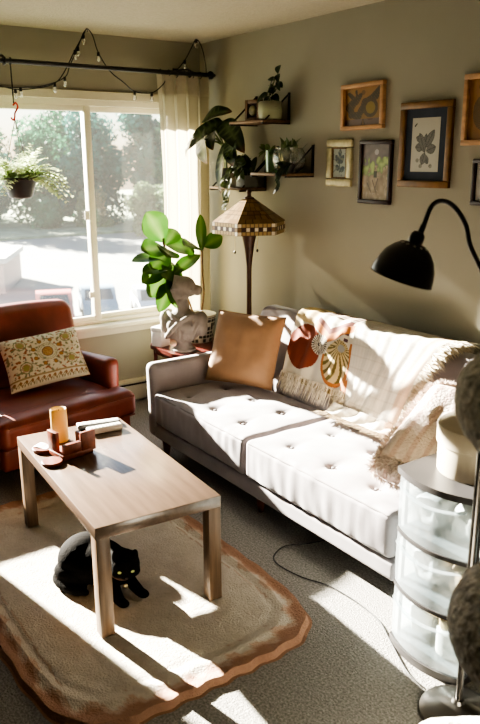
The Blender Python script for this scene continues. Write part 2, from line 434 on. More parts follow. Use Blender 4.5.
for i in range(7):
    y = -.42 + i * .06
    MB().tube([(RX + .021 * cos(a), y, RZ - .006 + .021 * sin(a)) for a in [k * pi / 8 for k in range(16)]], .0028, 6, closed=True).build('curtain_ring', M['blackmetal'], c)
# string lights draped over hooks and the rod
st = empty('string_lights', (.17, -.6, 2.2), 'dark string lights with small clear bulbs looped over the curtain rod', 'string lights')
X0 = .165
path1 = [(X0, -1.48, 2.10), (X0, -1.36, 2.075), (X0, -1.22, 2.09), (X0, -1.12, 2.12), (X0, -1.06, 2.18), (X0, -.98, 2.31), (X0, -.92, 2.40), (X0, -.895, 2.436), (X0, -.86, 2.40), (X0, -.83, 2.31), (X0, -.76, 2.21), (X0 + .05, -.69, 2.14), (X0 + .05, -.62, 2.093), (X0 + .05, -.5, 2.09), (X0 + .05, -.42, 2.14), (X0, -.36, 2.185), (X0, -.29, 2.235), (X0, -.22, 2.305), (X0, -.17, 2.38), (X0, -.13, 2.437), (X0, -.09, 2.40), (X0, -.06, 2.30), (X0, -.055, 2.23)]
path2 = [(X0 + .06, -1.5, 2.08), (X0 + .06, -1.35, 2.08), (X0 + .06, -1.2, 2.10), (X0 + .06, -1.08, 2.15), (X0, -1.02, 2.22), (X0, -.96, 2.33), (X0, -.92, 2.41), (X0, -.895, 2.436)]
for p in (path1, path2):
    MB().tube(bez(p, 110), .0032, 5).build('cable', M['cord'], st)
bp = [path1[i] for i in (1, 3, 5, 6, 9, 12, 13, 15, 17)] + [path2[i] for i in (1, 3, 5)] + [path1[19]]
for p in bp:
    m = MB().lathe([(.003, .012), (.008, .01), (.009, -.012), (.006, -.014)], (p[0], p[1], p[2] - .008), 8); b = m.build('bulb_socket', M['bulbdark'], st)
    MB().ell((p[0], p[1], p[2] - .036), (.012, .012, .017), 10).build('bulb', M['bulb'], b)
for y in (-.895, -.13):
    MB().tube([(X0, y, 2.44), (X0, y, 2.432), (X0 + .008, y, 2.426), (X0, y, 2.42)], .003, 6).build('ceiling_hook', M['blackmetal'], st)

# hanging fern
HX, HY = .19, -1.385
hp = empty('hanging_fern', (HX, HY, 1.465), 'bushy pale green fern in a black pot hanging in the window', 'hanging plant')
MB().tube([(HX, HY - .0, RZ - .012), (HX, HY, 1.995)], .0035, 6).tube([(HX + .018 * cos(a), HY, RZ + .018 * sin(a)) for a in [k * pi / 7 for k in range(14)]], .0035, 5, closed=True).build('hanging_cord', M['cord'], hp)
MB().tube(bez([(HX, HY - .005, 1.985), (HX, HY + .012, 2.0), (HX, HY + .022, 1.975), (HX, HY + .004, 1.945), (HX, HY, 1.92), (HX, HY - .01, 1.905), (HX, HY - .022, 1.92)], 30), .0055, 7).build('hook', M['redhook'], hp)
m = MB()
for a in (0, 2.1, 4.2): m.tube([(HX, HY, 1.91), (HX + .092 * cos(a + .4), HY + .092 * sin(a + .4), 1.575)], .0022, 5)
m.build('hanger_wire', M['wire'], hp)
MB().lathe([(.055, 0), (.068, .01), (.092, .085), (.098, .105), (.102, .108), (.102, .118), (.094, .118), (.09, .1), (.001, .1)], (HX, HY, 1.465), 28).build('pot', M['blackpot'], hp)
m = MB()
for i in range(85):
    a = ru(0, 2 * pi); L = ru(.17, .31); el = ru(.25, 1.25); rr = ru(0, .06)
    p0 = V((HX + rr * cos(a), HY + rr * sin(a), 1.57)); d = V((cos(a) * cos(el), sin(a) * cos(el), sin(el)))
    pts = [p0 + d * L * t + V((0, 0, -.62 * L * t * t * (1.35 - el * .7))) for t in [k / 9 for k in range(10)]]
    m.tube(pts, .0012, 3, caps=False)
    for k in range(1, 10):
        t = (pts[k] - pts[k - 1]).normalized(); sd = t.cross(V((0, 0, 1))).normalized(); ln = .052 * (1 - (k / 10) ** 2) + .008
        for sg in (-1, 1):
            m.leaf(pts[k], pts[k] + sd * sg * ln + t * ln * .5 + V((0, 0, ru(-.012, .006))), .020, droop=.1, fold=.1, shape='lance', n=3)
m.build('fern_fronds', M['fern'], hp)

# ------------------------------------------------------------------ wall shelves and what stands on them
def shelf(x0, x1, z, label):
    s = empty('wall_shelf', ((x0 + x1) / 2, -.1, z), label, 'shelf', group='wall shelves')
    MB().b2((x0, -.205, z - .016), (x1, -.004, z), .003).build('board', M['shelfwood'], s)
    for x in (x0 + .012, x1 - .012):
        m = MB(); k = .006
        m.b2((x - k, -.012, z - .022), (x + k, -.001, z + .155)); m.b2((x - k, -.208, z - .024), (x + k, -.001, z - .016))
        m.tube([(x, -.006, z + .15), (x, -.203, z - .018)], .0055, 6)
        m.build('bracket', M['blackmetal'], s)
    return s
shelf(.65, 1.0, 1.905, 'upper wooden wall shelf on black triangular brackets holding the square ornament')
shelf(.87, 1.225, 1.605, 'right wooden wall shelf on black brackets holding the glass bowl terrarium')
shelf(.41, .77, 1.512, 'lowest wooden wall shelf on black brackets under the large veined plant')
# square ornament
t = empty('square_ornament', (.765, -.1, 1.905), 'small square wooden ornament with a round centre on the upper shelf', 'ornament', rz=.15)
m = MB(); k = .062
for (a, b) in (((-k, -.018, 0), (-k + .022, .018, .125)), ((k - .022, -.018, 0), (k, .018, .125)), ((-k + .022, -.018, .103), (k - .022, .018, .125)), ((-k + .022, -.018, 0), (k - .022, .018, .022))): m.b2(a, b, .003)
m.build('ornament_frame', pmat('brown_block', (.16, .085, .04), .5, .2, 20), t, world=False)
MB().b2((-.042, -.008, .02), (.042, .01, .105)).build('ornament_back', M['soil'], t, world=False)
MB().ell((0, -.012, .062), (.030, .012, .030), 18).build('ornament_disc', pmat('pale_disc', (.30, .26, .14), .4, .4, 50), t, world=False)
# white pot with upright vine
t = empty('upright_vine_plant', (.94, -.11, 1.905), 'leafy climbing plant in a pale green rounded pot on the upper shelf', 'potted plant')
MB().lathe([(.05, 0), (.066, .008), (.072, .05), (.070, .095), (.066, .105), (.060, .105), (.060, .09), (.001, .09)], (.94, -.11, 1.905), 28, paint=lambda a, v: (.42, .44, .28) if v < .42 else (.2, .19, .13)).build('pot', pmat('two_tone_glaze', (1, 1, 1), .4, .1, 20, attr=True), t)
m = MB(); stems = []
for dx, top in ((0, 2.14), (.03, 2.2), (-.02, 2.09)):
    p = bez([(.94 + dx * .3, -.11, 1.99), (.935 + dx, -.115, 2.04), (.965 + dx, -.11, 2.10), (.99 + dx, -.11, top)], 14); stems.append(p); m.tube(p, .003, 5)
m.build('stem', M['greenstem'], t)
m = MB()
for p in stems:
    for k in range(2, len(p), 2):
        a = ru(0, 2 * pi); L = ru(.05, .085)
        m.leaf(p[k], p[k] + V((cos(a) * L * .7, sin(a) * L * .4, ru(-.06, .02))), L * .75, droop=.2, shape='heart', up=(0, -.6, .8))
for k in range(16):
    a = ru(0, 2 * pi); m.leaf((.94, -.11, 2.0), (.94 + .075 * cos(a), -.11 + .06 * sin(a), 1.99 + ru(-.03, .04)), .045, shape='heart')
m.leaf((.93, -.12, 2.06), (.875, -.16, 2.0), .05, shape='heart', up=(0, -.8, .4)); m.leaf((1.01, -.11, 2.12), (1.045, -.12, 2.06), .04, shape='heart', up=(0, -.8, .4))
m.build('foliage', M['darkleaf'], t)
# glass bowl terrarium
t = empty('glass_terrarium', (1.125, -.11, 1.605), 'round glass bowl terrarium with small plants on the right shelf', 'terrarium')
MB().lathe([(.05, .002), (.085, .03), (.098, .07), (.092, .11), (.078, .135), (.080, .14)], (1.125, -.11, 1.605), 28, cap=False).build('glass_bowl', M['jarglass'], t)
MB().lathe([(.001, .004), (.05, .006), (.082, .03), (.092, .055), (.001, .06)], (1.125, -.11, 1.605), 24).build('soil', M['soil'], t)
MB().b2((1.09, -.16, 1.665), (1.15, -.15, 1.72), .01).build('bowl_highlight', M['brass'], t)  # brass slab standing for the highlight stripe on the bowl
m = MB()
for i in range(34):
    a = ru(0, 2 * pi); rr = ru(0, .06); p = V((1.125 + rr * cos(a), -.11 + rr * sin(a), 1.66)); m.leaf(p, p + V((ru(-.06, .06), ru(-.05, .05), ru(.05, .15))), .035, droop=.3, shape='oval')
m.build('foliage', M['pothos'], t)
# green cup with cuttings
t = empty('green_cup', (.965, -.115, 1.605), 'green glass cup of trailing cuttings beside the terrarium', 'cup')
MB().lathe([(.03, .001), (.034, .004), (.04, .13), (.043, .135), (.038, .135), (.032, .01)], (.965, -.115, 1.605), 20, cap=False).build('cup_glass', M['greenglass'], t)
m = MB()
for i in range(22):
    a = ru(0, 2 * pi); p = V((.965 + .03 * cos(a), -.115 + .03 * sin(a), 1.73)); m.leaf(p, p + V((.06 * cos(a), .05 * sin(a), ru(-.09, .04))), .035, shape='heart', up=(0, -.5, .8))
m.build('foliage', M['pothos'], t)
t = empty('trailing_plant', (1.19, -.14, 1.605), 'small dark pot plant trailing over the right shelf end', 'potted plant')
MB().lathe([(.022, 0), (.026, .003), (.03, .05), (.026, .05), (.001, .045)], (1.19, -.165, 1.605), 18).build('pot', M['blackpot'], t)
m = MB()
for i in range(20):
    p = V((1.19 + ru(-.03, .03), -.175 + ru(-.02, .02), 1.655)); m.leaf(p, p + V((ru(-.04, .02), ru(-.06, -.01), ru(-.12, .03))), .03, shape='heart', up=(0, -.8, .5))
for i in range(9):
    p = V((1.165 + ru(-.02, .02), -.215, 1.63 - i * .014)); m.leaf(p, p + V((ru(-.04, .04), -.02, -.03)), .03, shape='heart', up=(0, -.8, .5))
m.build('foliage', M['darkleaf'], t)
# alocasia
AX, AY, AZ = .475, -.115, 1.512
t = empty('alocasia_plant', (AX, AY, AZ), 'large arrow-leaved plant with pale veins in a dark pot beside the curtain', 'potted plant')
MB().lathe([(.032, 0), (.036, .003), (.048, .11), (.05, .115), (.044, .115), (.04, .10), (.001, .10)], (AX, AY, AZ), 24).build('pot', M['greypot'], t)
def alop(tt, q):
    d = (.022, .040, .016); v = abs(q) < .12 or (abs((tt * 7 + abs(q) * 1.2) % 1 - .5) < .09)
    c = (.10, .14, .06) if v else d
    return mixc(c, (.14, .035, .02), max(0, tt - .82) * 5)
LV = [((.47, -.13, 1.915), (.27, -.285, 1.735), .15, (.1, -.7, .7)), ((.33, -.2, 1.86), (.44, -.235, 1.655), .14, (-.2, -.9, .2)),
      ((.47, -.13, 1.92), (.72, -.14, 1.72), .12, (.4, -.7, .6)), ((.37, -.14, 1.90), (.46, -.2, 1.74), .13, (0, -1, .1)),
      ((.54, -.15, 1.79), (.57, -.22, 1.47), .075, (0, -1, .1)), ((.30, -.17, 1.93), (.56, -.12, 1.97), .11, (.1, -.7, .7)), ((.31, -.26, 1.82), (.285, -.30, 1.69), .06, (-.3, -.8, .2)),
      ((.60, -.15, 1.80), (.68, -.2, 1.64), .10, (.2, -.9, .2))]
ms = MB(); m = MB()
for b, tp, w_, up in LV:
    ms.tube(bez([(AX + ru(-.015, .015), AY, AZ + .1), (AX + (b[0] - AX) * .25, AY, AZ + .26), b], 12), [.006] * 12 + [.004], 6)
    m.leaf(b, tp, w_ * 1.4, up=up, droop=.18, fold=.12, shape='heart', n=22, paint=alop, wave=.06)
ms.build('stem', M['greenstem'], t); m.build('foliage', M['alocasia'], t)
t = empty('pothos_plant', (.60, -.12, AZ), 'trailing variegated plant in a white pot on the lowest shelf', 'potted plant')
MB().lathe([(.04, 0), (.045, .004), (.054, .085), (.05, .085), (.048, .07), (.001, .07)], (.60, -.13, AZ), 24).build('pot', M['whitepot'], t)
m = MB(); ms = MB()
for vine in ([(.62, -.13, 1.6), (.66, -.2, 1.62), (.70, -.24, 1.52), (.70, -.25, 1.42)], [(.60, -.15, 1.6), (.63, -.22, 1.58), (.655, -.235, 1.48), (.66, -.24, 1.40)], [(.6, -.12, 1.6), (.68, -.14, 1.70), (.77, -.16, 1.66)], [(.6, -.12, 1.6), (.65, -.16, 1.74), (.62, -.2, 1.70)], [(.6, -.1, 1.6), (.71, -.15, 1.62), (.76, -.2, 1.60)]):
    p = bez(vine, 16); ms.tube(p, .0025, 5)
    for k in range(1, len(p)):
        a = ru(0, 2 * pi); m.leaf(p[k], p[k] + V((.055 * cos(a), -.02 - .02 * rnd(), ru(-.06, .02))), .045, shape='heart', up=(0, -.8, .5))
ms.build('stem', M['greenstem'], t); m.build('foliage', M['pothos'], t)
t = empty('grey_planter', (.715, -.12, AZ), 'square grey planter at the end of the lowest shelf', 'planter')
MB().b2((.665, -.17, AZ), (.765, -.07, AZ + .075), .006).build('planter_box', pmat('grey_ceramic', (.16, .17, .16), .5), t)
MB().b2((.672, -.163, AZ + .07), (.758, -.077, AZ + .078)).build('soil', M['soil'], t)
m = MB()
for i in range(26):
    p = V((.715 + ru(-.035, .035), -.12 + ru(-.03, .03), AZ + .075)); m.leaf(p, p + V((ru(-.06, .06), ru(-.06, .02), ru(.03, .13))), .045, shape='oval', droop=.3)
m.build('foliage', M['darkleaf'], t)

# ------------------------------------------------------------------ pictures on the sofa wall
def picture(name, x0, x1, z0, z1, bw, fm, label, paint, mount=None, mw=0, depth=.022, tilt=0, nu=90, nv=120, bev=.004, fillet=None):
    cx_, cz_ = (x0 + x1) / 2, (z0 + z1) / 2
    o = empty(name, (cx_, 0, z0), label, 'picture', group='framed pictures on the sofa wall')
    X = MX.Translation(V((cx_, 0, cz_))) @ MX.Rotation(tilt, 4, 'Y')
    a, b = (x1 - x0) / 2, (z1 - z0) / 2; m = MB()
    for lo, hi in (((-a, -depth, b - bw), (a, -.001, b)), ((-a, -depth, -b), (a, -.001, -b + bw)), ((-a, -depth, -b + bw), (-a + bw, -.001, b - bw)), ((a - bw, -depth, -b + bw), (a, -.001, b - bw))):
        m.b2(lo, hi, bev, X)
    m.build('picture_frame', fm, o)
    ia, ib = a - bw, b - bw
    if fillet:
        m = MB(); q = .007
        for lo, hi in (((-ia, -depth * .8, ib - q), (ia, -.004, ib)), ((-ia, -depth * .8, -ib), (ia, -.004, -ib + q)), ((-ia, -depth * .8, -ib), (-ia + q, -.004, ib)), ((ia - q, -depth * .8, -ib), (ia, -.004, ib))): m.b2(lo, hi, .002, X)
        m.build('inner_fillet', fillet, o)
    if mount:
        MB().b2((-ia, -.009, -ib), (ia, -.003, ib), 0, X).build('mount', mount, o)
    pa, pb = ia - mw, ib - mw
    MB().grid(lambda u, v: ((2 * u - 1) * pa, -.0105, (2 * v - 1) * pb), nu, nv, paint, X).build('print', M['print'], o, smooth=False)
    return o
def nz(x, y, s=1, o=0): return noise.noise((x * s, y * s, o))
def seg(px, py, a, b):
    ax, ay, bx, by = *a, *b; dx, dy = bx - ax, by - ay; t = max(0, min(1, ((px - ax) * dx + (py - ay) * dy) / (dx * dx + dy * dy + 1e-9)))
    return sqrt((px - ax - t * dx) ** 2 + (py - ay - t * dy) ** 2), t
def leafy(px, py, a, b, wd):
    d, t = seg(px, py, a, b); return d < wd * sin(pi * min(1, max(0, t))) ** .7 if 0 < t < 1 else False
def botanical(u, v):
    y = v * 1.55; ink = (.045, .045, .04); pg = (.40, .385, .33)
    L = [((.5, .55), (.28, 1.12), .085), ((.45, .7), (.14, .72), .09), ((.52, .7), (.80, 1.2), .085), ((.55, .6), (.88, .72), .10), ((.5, .55), (.40, .2), .08), ((.5, .5), (.62, .22), .06), ((.42, .9), (.16, 1.0), .07), ((.5, .75), (.52, 1.1), .05)]
    for a, b, w_ in L:
        d, t = seg(u, y, a, b)
        wd = 1.45 * w_ * max(0, sin(pi * max(.001, min(.999, t)))) ** .7
        if d < wd:
            if abs(d - wd) < .016 or d < .009 or (t * 11 + d * 18) % 1 < .5: return ink
            return (.20, .19, .16)
    for cx_, cy_ in ((.24, .33), (.36, .16), (.72, .17)):
        rr = sqrt((u - cx_) ** 2 + (y - cy_) ** 2)
        if rr < .06 and (rr * 45) % 1 < .55: return ink
    if seg(u, y, (.1, 1.32), (.16, 1.38))[0] < .02: return ink
    return pg
picture('framed_botanical', 1.888, 2.212, 1.546, 1.949, .033, M['goldframe'], 'large brown framed ink drawing of leaves with a navy mount', botanical, M['navymat'], .042)
def plaque(u, v):
    bg = (.24, .115, .024); dk = (.050, .034, .010); mid = (.15, .085, .018)
    if v < .17:
        k = nz(u, v, 5, 2); c = (.17, .105, .085) if k > -.1 else (.12, .06, .04)
        if abs(u - .5) < .07 * (1 - (v / .2)) and v > .02: return dk if abs(u - .5) > .03 * (1 - v / .2) else (.2, .1, .04)
        return c
    rr = sqrt((u - .70) ** 2 + ((v - .45) * .78) ** 2)
    if rr < .125: return (.22, .15, .025)
    if rr < .20: return dk if (atan2(v - .45, u - .7) * 6) % 1 > .18 else mid
    S = [((.70, .68), (.55, .62), .07), ((.55, .62), (.47, .42), .075), ((.47, .42), (.36, .26), .08), ((.36, .26), (.18, .30), .085), ((.18, .30), (.13, .5), .08), ((.13, .5), (.28, .68), .10), ((.28, .68), (.10, .86), .05), ((.3, .62), (.42, .80), .06), ((.33, .7), (.30, .92), .03), ((.72, .7), (.92, .92), .055), ((.85, .7), (.93, .94), .05)]
    for a, b, w_ in S:
        d, t = seg(u, v, a, b)
        if d < 1.25 * w_ * (1 - .25 * t): return dk if ((u * 14 + v * 11) % 1) > .2 or d < w_ * .5 else mid
    if sqrt((u - .5) ** 2 + ((v - .86) * .78) ** 2) < .05: return mid
    return mixc(bg, (.28, .15, .04), nz(u, v, 4) * .5 + .5)
picture('wooden_plaque', 1.458, 1.77, 1.832, 2.066, .022, M['lightwood'], 'square light wood framed plaque with dark curling creature shapes, top of the wall group', plaque, depth=.03, tilt=-.02)
def tinyp(u, v):
    k = nz(u, v * 1.5, 7, 3); c = (.33, .36, .31)
    for a, b, w_ in (((.5, .1), (.5, .9), .04), ((.5, .5), (.2, .75), .12), ((.5, .5), (.8, .75), .12), ((.5, .3), (.2, .4), .1), ((.5, .25), (.85, .35), .1), ((.5, .7), (.55, .95), .12)):
        if leafy(u, v, a, b, w_): return (.05, .07, .07) if k > -.15 else (.16, .17, .13)
    return c if k < .3 else (.2, .22, .2)
picture('framed_miniature', 1.343, 1.548, 1.534, 1.787, .044, M['silverframe'], 'small pale gilt framed flower print nearest the lamp', tinyp, M['creammat'], .0, fillet=M['goldframe'], nu=50, nv=70, bev=.008)
def fernreflp(u, v):
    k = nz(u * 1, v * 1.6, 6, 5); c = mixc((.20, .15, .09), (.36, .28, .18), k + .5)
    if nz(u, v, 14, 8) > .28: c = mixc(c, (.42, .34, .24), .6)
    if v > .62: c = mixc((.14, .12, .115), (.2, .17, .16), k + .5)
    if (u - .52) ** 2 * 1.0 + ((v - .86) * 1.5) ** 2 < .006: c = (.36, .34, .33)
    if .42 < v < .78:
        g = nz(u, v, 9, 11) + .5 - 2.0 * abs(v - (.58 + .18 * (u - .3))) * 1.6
        if g > .12: c = mixc((.10, .16, .05), (.34, .42, .16), g * 1.6)  # green band: reflection of the hanging fern, painted into the print
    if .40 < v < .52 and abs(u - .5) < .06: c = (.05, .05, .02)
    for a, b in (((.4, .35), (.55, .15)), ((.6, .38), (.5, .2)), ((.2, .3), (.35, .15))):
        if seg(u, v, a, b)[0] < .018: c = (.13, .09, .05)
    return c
picture('framed_fern_reflection', 1.606, 1.84, 1.452, 1.777, .021, M['darkframe'], 'narrow dark framed picture with the hanging fern reflection painted in green over brown ground', fernreflp, tilt=.005)
def plaque2(u, v):
    rr = sqrt(((u - .42) * 1.0) ** 2 + ((v - .45)) ** 2)
    if rr < .30: return (.09, .055, .015) if (atan2(v - .45, u - .42) * 5 + rr * 20) % 1 > .3 or rr < .1 else (.17, .10, .03)
    if sqrt((u - .3) ** 2 + (v - .87) ** 2) < .05: return (.05, .03, .01)
    return mixc((.24, .115, .03), (.28, .14, .035), nz(u, v, 5) + .5)
picture('wooden_plaque', 2.27, 2.52, 1.742, 2.05, .024, M['lightwood'], 'light wood framed plaque with a dark oval, cut off by the photo edge', plaque2, depth=.028, tilt=-.01)
picture('framed_card', 2.345, 2.60, 1.475, 1.682, .02, M['darkframe'], 'dark framed white card below the cut-off wooden plaque', lambda u, v: (.42, .41, .38) if abs(u - .5) > .3 or abs(v - .5) > .3 else (.25, .24, .22), nu=20, nv=20)

# ------------------------------------------------------------------ stained glass floor lamp
LX, LY = .92, -.25
t = empty('stained_glass_floor_lamp', (LX, LY, 0), 'tall floor lamp with a stained glass six-sided shade in the corner', 'floor lamp')
MB().lathe([(.125, 0), (.13, .01), (.12, .022), (.05, .035), (.025, .06), (.016, .08)], (LX, LY, 0), 32).build('base', M['bronze'], t)
MB().lathe([(.016, .07), (.0155, 1.02), (.0165, 1.05), (.022, 1.10), (.034, 1.19), (.048, 1.25), (.05, 1.256), (.001, 1.258)], (LX, LY, 0), 20).build('pole', M['bronze'], t)
MB().lathe([(.036, 1.448), (.03, 1.462), (.014, 1.468), (.012, 1.486), (.016, 1.492), (.014, 1.506), (.001, 1.51)], (LX, LY, 0), 16).build('finial', M['bronze'], t)
m = MB(); lead = (.035, .022, .012)
fw = atan2(-2.888 - LY, 4.569 - LX)            # bearing from lamp to the middle of the room
for k in range(6):
    a0 = fw + R_(90 - 77) - R_(90) + k * pi / 3 - R_(0); a1 = a0 + pi / 3
    rr, rt = .227, .036
    def pt(a, r_, z): return V((LX + r_ * cos(a), LY + r_ * sin(a), z))
    def fcone(u, v):
        r_ = rr + (rt - rr) * v; z = 1.323 + (1.455 - 1.323) * v
        return pt(a0, r_, z).lerp(pt(a1, r_, z), u)
    def pcone(u, v):
        rows = 6; fr = v * rows; row = int(fr); cols_ = max(1, 5 - row // 2 * 1)
        fu = u * cols_ + (.5 if row % 2 else 0)
        if min(u, 1 - u) < .02 or fr % 1 < .07 or fu % 1 < .06: return lead
        h_ = (math.sin((row * 13.7 + int(fu) * 7.3 + k * 3.1)) * 43758.5) % 1
        return mixc((.15, .085, .03), (.27, .18, .08), h_)
    m.grid(fcone, 44, 44, pcone)
    def fband(u, v): return pt(a0, rr, 1.253 + .070 * v).lerp(pt(a1, rr, 1.253 + .070 * v), u)
    def pband(u, v):
        n = 9; fu = u * n; i = int(min(n - 1, fu)); row = int(min(2, v * 3))
        if fu % 1 < .09 or (v * 3) % 1 < .10: return lead
        if i in (0, n - 1): return (.62, .56, .42) if row != 1 else (.20, .12, .05)
        if row == 1: return (.60, .55, .42) if i % 2 == 0 else (.035, .012, .012)
        return (.30, .21, .09)
    m.grid(fband, 54, 24, pband)
m.build('lamp_shade', M['lampglass'], t, ang=15)
cd = V((cos(fw), sin(fw), 0)); sdv = V((-sin(fw), cos(fw), 0))
for s_, L_ in ((-.085, .085), (.05, .075)):
    p = V((LX, LY, 0)) + cd * .06 + sdv * s_
    m = MB().tube([(p.x, p.y, 1.262), (p.x, p.y, 1.235 - L_)], .0016, 5); b = m.build('pull_chain', M['brass'], t)
    MB().ell((p.x, p.y, 1.235 - L_ - .008), (.007, .007, .010), 10).build('chain_bead', M['blackmetal'], b)

# ------------------------------------------------------------------ side table, bust, box, fig
SX, SY, SZ = .45, -.40, .48
t = empty('side_table', (SX, SY, 0), 'dark cherry side table with rounded corners between armchair and sofa', 'side table')
def rrect(a, b, r_, n=7):
    out = []
    for cx_, cy_, s0 in ((a - r_, b - r_, 0), (-a + r_, b - r_, pi / 2), (-a + r_, -b + r_, pi), (a - r_, -b + r_, 1.5 * pi)):
        for i in range(n + 1): an = s0 + pi / 2 * i / n; out.append((cx_ + r_ * cos(an), cy_ + r_ * sin(an)))
    return out
MB().prism([(SX + x, SY + y) for x, y in rrect(.215, .225, .09)], SZ - .025, SZ).build('tabletop', M['tablered'], t)
MB().prism([(SX + x, SY + y) for x, y in rrect(.19, .20, .08)], SZ - .06, SZ - .0255).build('apron', M['tablered'], t)
for sx in (-1, 1):
    for sy in (-1, 1):
        MB().tube([(SX + sx * .165, SY + sy * .175, SZ - .03), (SX + sx * .168, SY + sy * .178, 0)], [.014, .011], 10).build('leg', M['tablered'], t)
# bust
BX, BY, BZ = .565, -.515, SZ
t = empty('plaster_bust', (BX, BY, BZ), 'grey classical plaster bust with hair bun on the side table', 'statue', rz=atan2(-.80, -.60)); t.scale = (1.0, 1.0, 1.10)
m = MB()
m.lathe([(.075, 0), (.078, .012), (.070, .02), (.055, .03), (.048, .045), (.052, .06), (.062, .068), (.062, .075)], n=28)
m.build('pedestal', M['concrete'], t, world=False)
m = MB()
# the torso is turned towards the room, the head looks along local +x
TR = MX.Rotation(R_(70), 4, 'Z')
m.ell((0, 0, .15), (.085, .130, .09), 24, X=TR); m.ell((0, .115, .19), (.058, .052, .060), 18, X=TR); m.ell((0, -.115, .19), (.058, .052, .060), 18, X=TR)
m.ell((0, .13, .15), (.045, .036, .055), 16, X=TR); m.ell((0, -.13, .15), (.045, .036, .055), 16, X=TR)
m.ell((.045, .045, .155), (.052, .052, .05), 16, X=TR); m.ell((.045, -.045, .155), (.052, .052, .05), 16, X=TR); m.ell((0, 0, .205), (.062, .10, .05), 20, X=TR); m.ell((0, 0, .105), (.072, .095, .055), 20, X=TR)
m.tube([(0, 0, .2), (.004, 0, .26), (.012, 0, .31)], [.058, .044, .043], 14)
for y0_ in range(10):   # drapery folds
    y = -.14 + y0_ * .031
    m.tube(bez([(.02, y * .8 + .02, .235 - abs(y) * .25), (.088 - abs(y) * .25, y * .9, .17), (.066 - abs(y) * .2, y * .62 - .01, .075)], 10), .0095, 7, X=TR)
m.tube(bez([(-.02, .13, .235), (.055, .075, .222), (.092, .0, .175), (.088, -.06, .12), (.04, -.11, .08)], 16), .015, 8, X=TR)
m.tube(bez([(-.02, -.14, .232), (.06, -.06, .22), (.085, .01, .185)], 12), .013, 8, X=TR)
# head with tied-back hair
m.ell((.010, 0, .365), (.066, .052, .066), 24); m.ell((.040, 0, .340), (.043, .040, .052), 20); m.ell((.056, 0, .302), (.020, .021, .017), 14); m.ell((.02, 0, .312), (.035, .036, .025), 14)
m.ell((-.008, 0, .388), (.074, .061, .058), 24); m.ell((-.092, 0, .362), (.033, .034, .032), 16); m.tube([(-.05, 0, .365), (-.085, 0, .362)], [.042, .028], 12)
m.tube([(.076, 0, .368), (.089, 0, .347), (.096, 0, .333), (.080, 0, .328)], [.008, .010, .012, .008], 10)
m.ell((.077, 0, .315), (.011, .017, .005), 10); m.ell((.076, 0, .306), (.011, .015, .0055), 10)
for s_ in (-1, 1):
    m.ell((.070, s_ * .021, .357), (.009, .012, .007), 10); m.tube([(.075, s_ * .008, .370), (.075, s_ * .03, .370), (.058, s_ * .046, .364)], [.007, .007, .004], 8)
    m.ell((0, s_ * .053, .345), (.013, .009, .019), 10)
for i in range(8):   # waved hair bands
    m.tube(bez([(.058 - .016 * i, -.055, .375), (.050 - .016 * i, 0, .447 - .0018 * i * i), (.058 - .016 * i, .055, .375)], 10), .0075, 6)
remesh(m.build('bust_figure', M['concrete'], t, world=False), .0055, 4)
# white box
t = empty('white_box', (.36, -.575, SZ), 'small white cardboard box with a lid beside the bust', 'box', rz=.35)
MB().box((0, 0, .05), (.088, .088, .10), .004).build('box_body', M['marble'], t, world=False)
MB().box((0, 0, .115), (.092, .092, .03), .004).build('lid', M['marble'], t, world=False)
# fig
FX, FY = .385, -.29
t = empty('fiddle_leaf_fig', (FX, FY, SZ), 'tall fiddle leaf fig in a black and white patterned basket behind the bust', 'potted plant')
def bask(a, v):
    n = 22; i = int(a * n); j = int(v * 7); k = (i * 7 + j * 3 + (i * j) % 5) % 4
    fr = (a * n) % 1; fv = (v * 7) % 1
    if v > .9 or fr < .16 or fv < .18: return (.42, .39, .31)
    return (.028, .025, .022) if k != 0 else (.38, .35, .28)
MB().lathe([(.09 + .03 * (i / 30), .19 * i / 30) for i in range(31)], (FX, FY, SZ), 132, paint=bask).build('basket_pot', M['basket'], t)
MB().lathe([(.001, .165), (.113, .165), (.113, .17)], (FX, FY, SZ), 24, cap=False).build('soil', M['soil'], t)
sa = bez([(FX + .01, FY + .01, .64), (FX + .015, FY + .035, .80), (FX + .012, FY + .03, .95), (FX + .01, FY + .03, 1.10), (FX, FY + .02, 1.2)], 20)
sb = bez([(FX, FY - .03, .64), (FX + .02, FY - .10, .80), (FX + .03, FY - .18, .94), (FX + .02, FY - .24, 1.08), (FX + .01, FY - .27, 1.20)], 20)
MB().tube(sa, .007, 8).build('stem', M['stem'], t); MB().tube(sb, .0075, 8).build('stem', M['stem'], t)
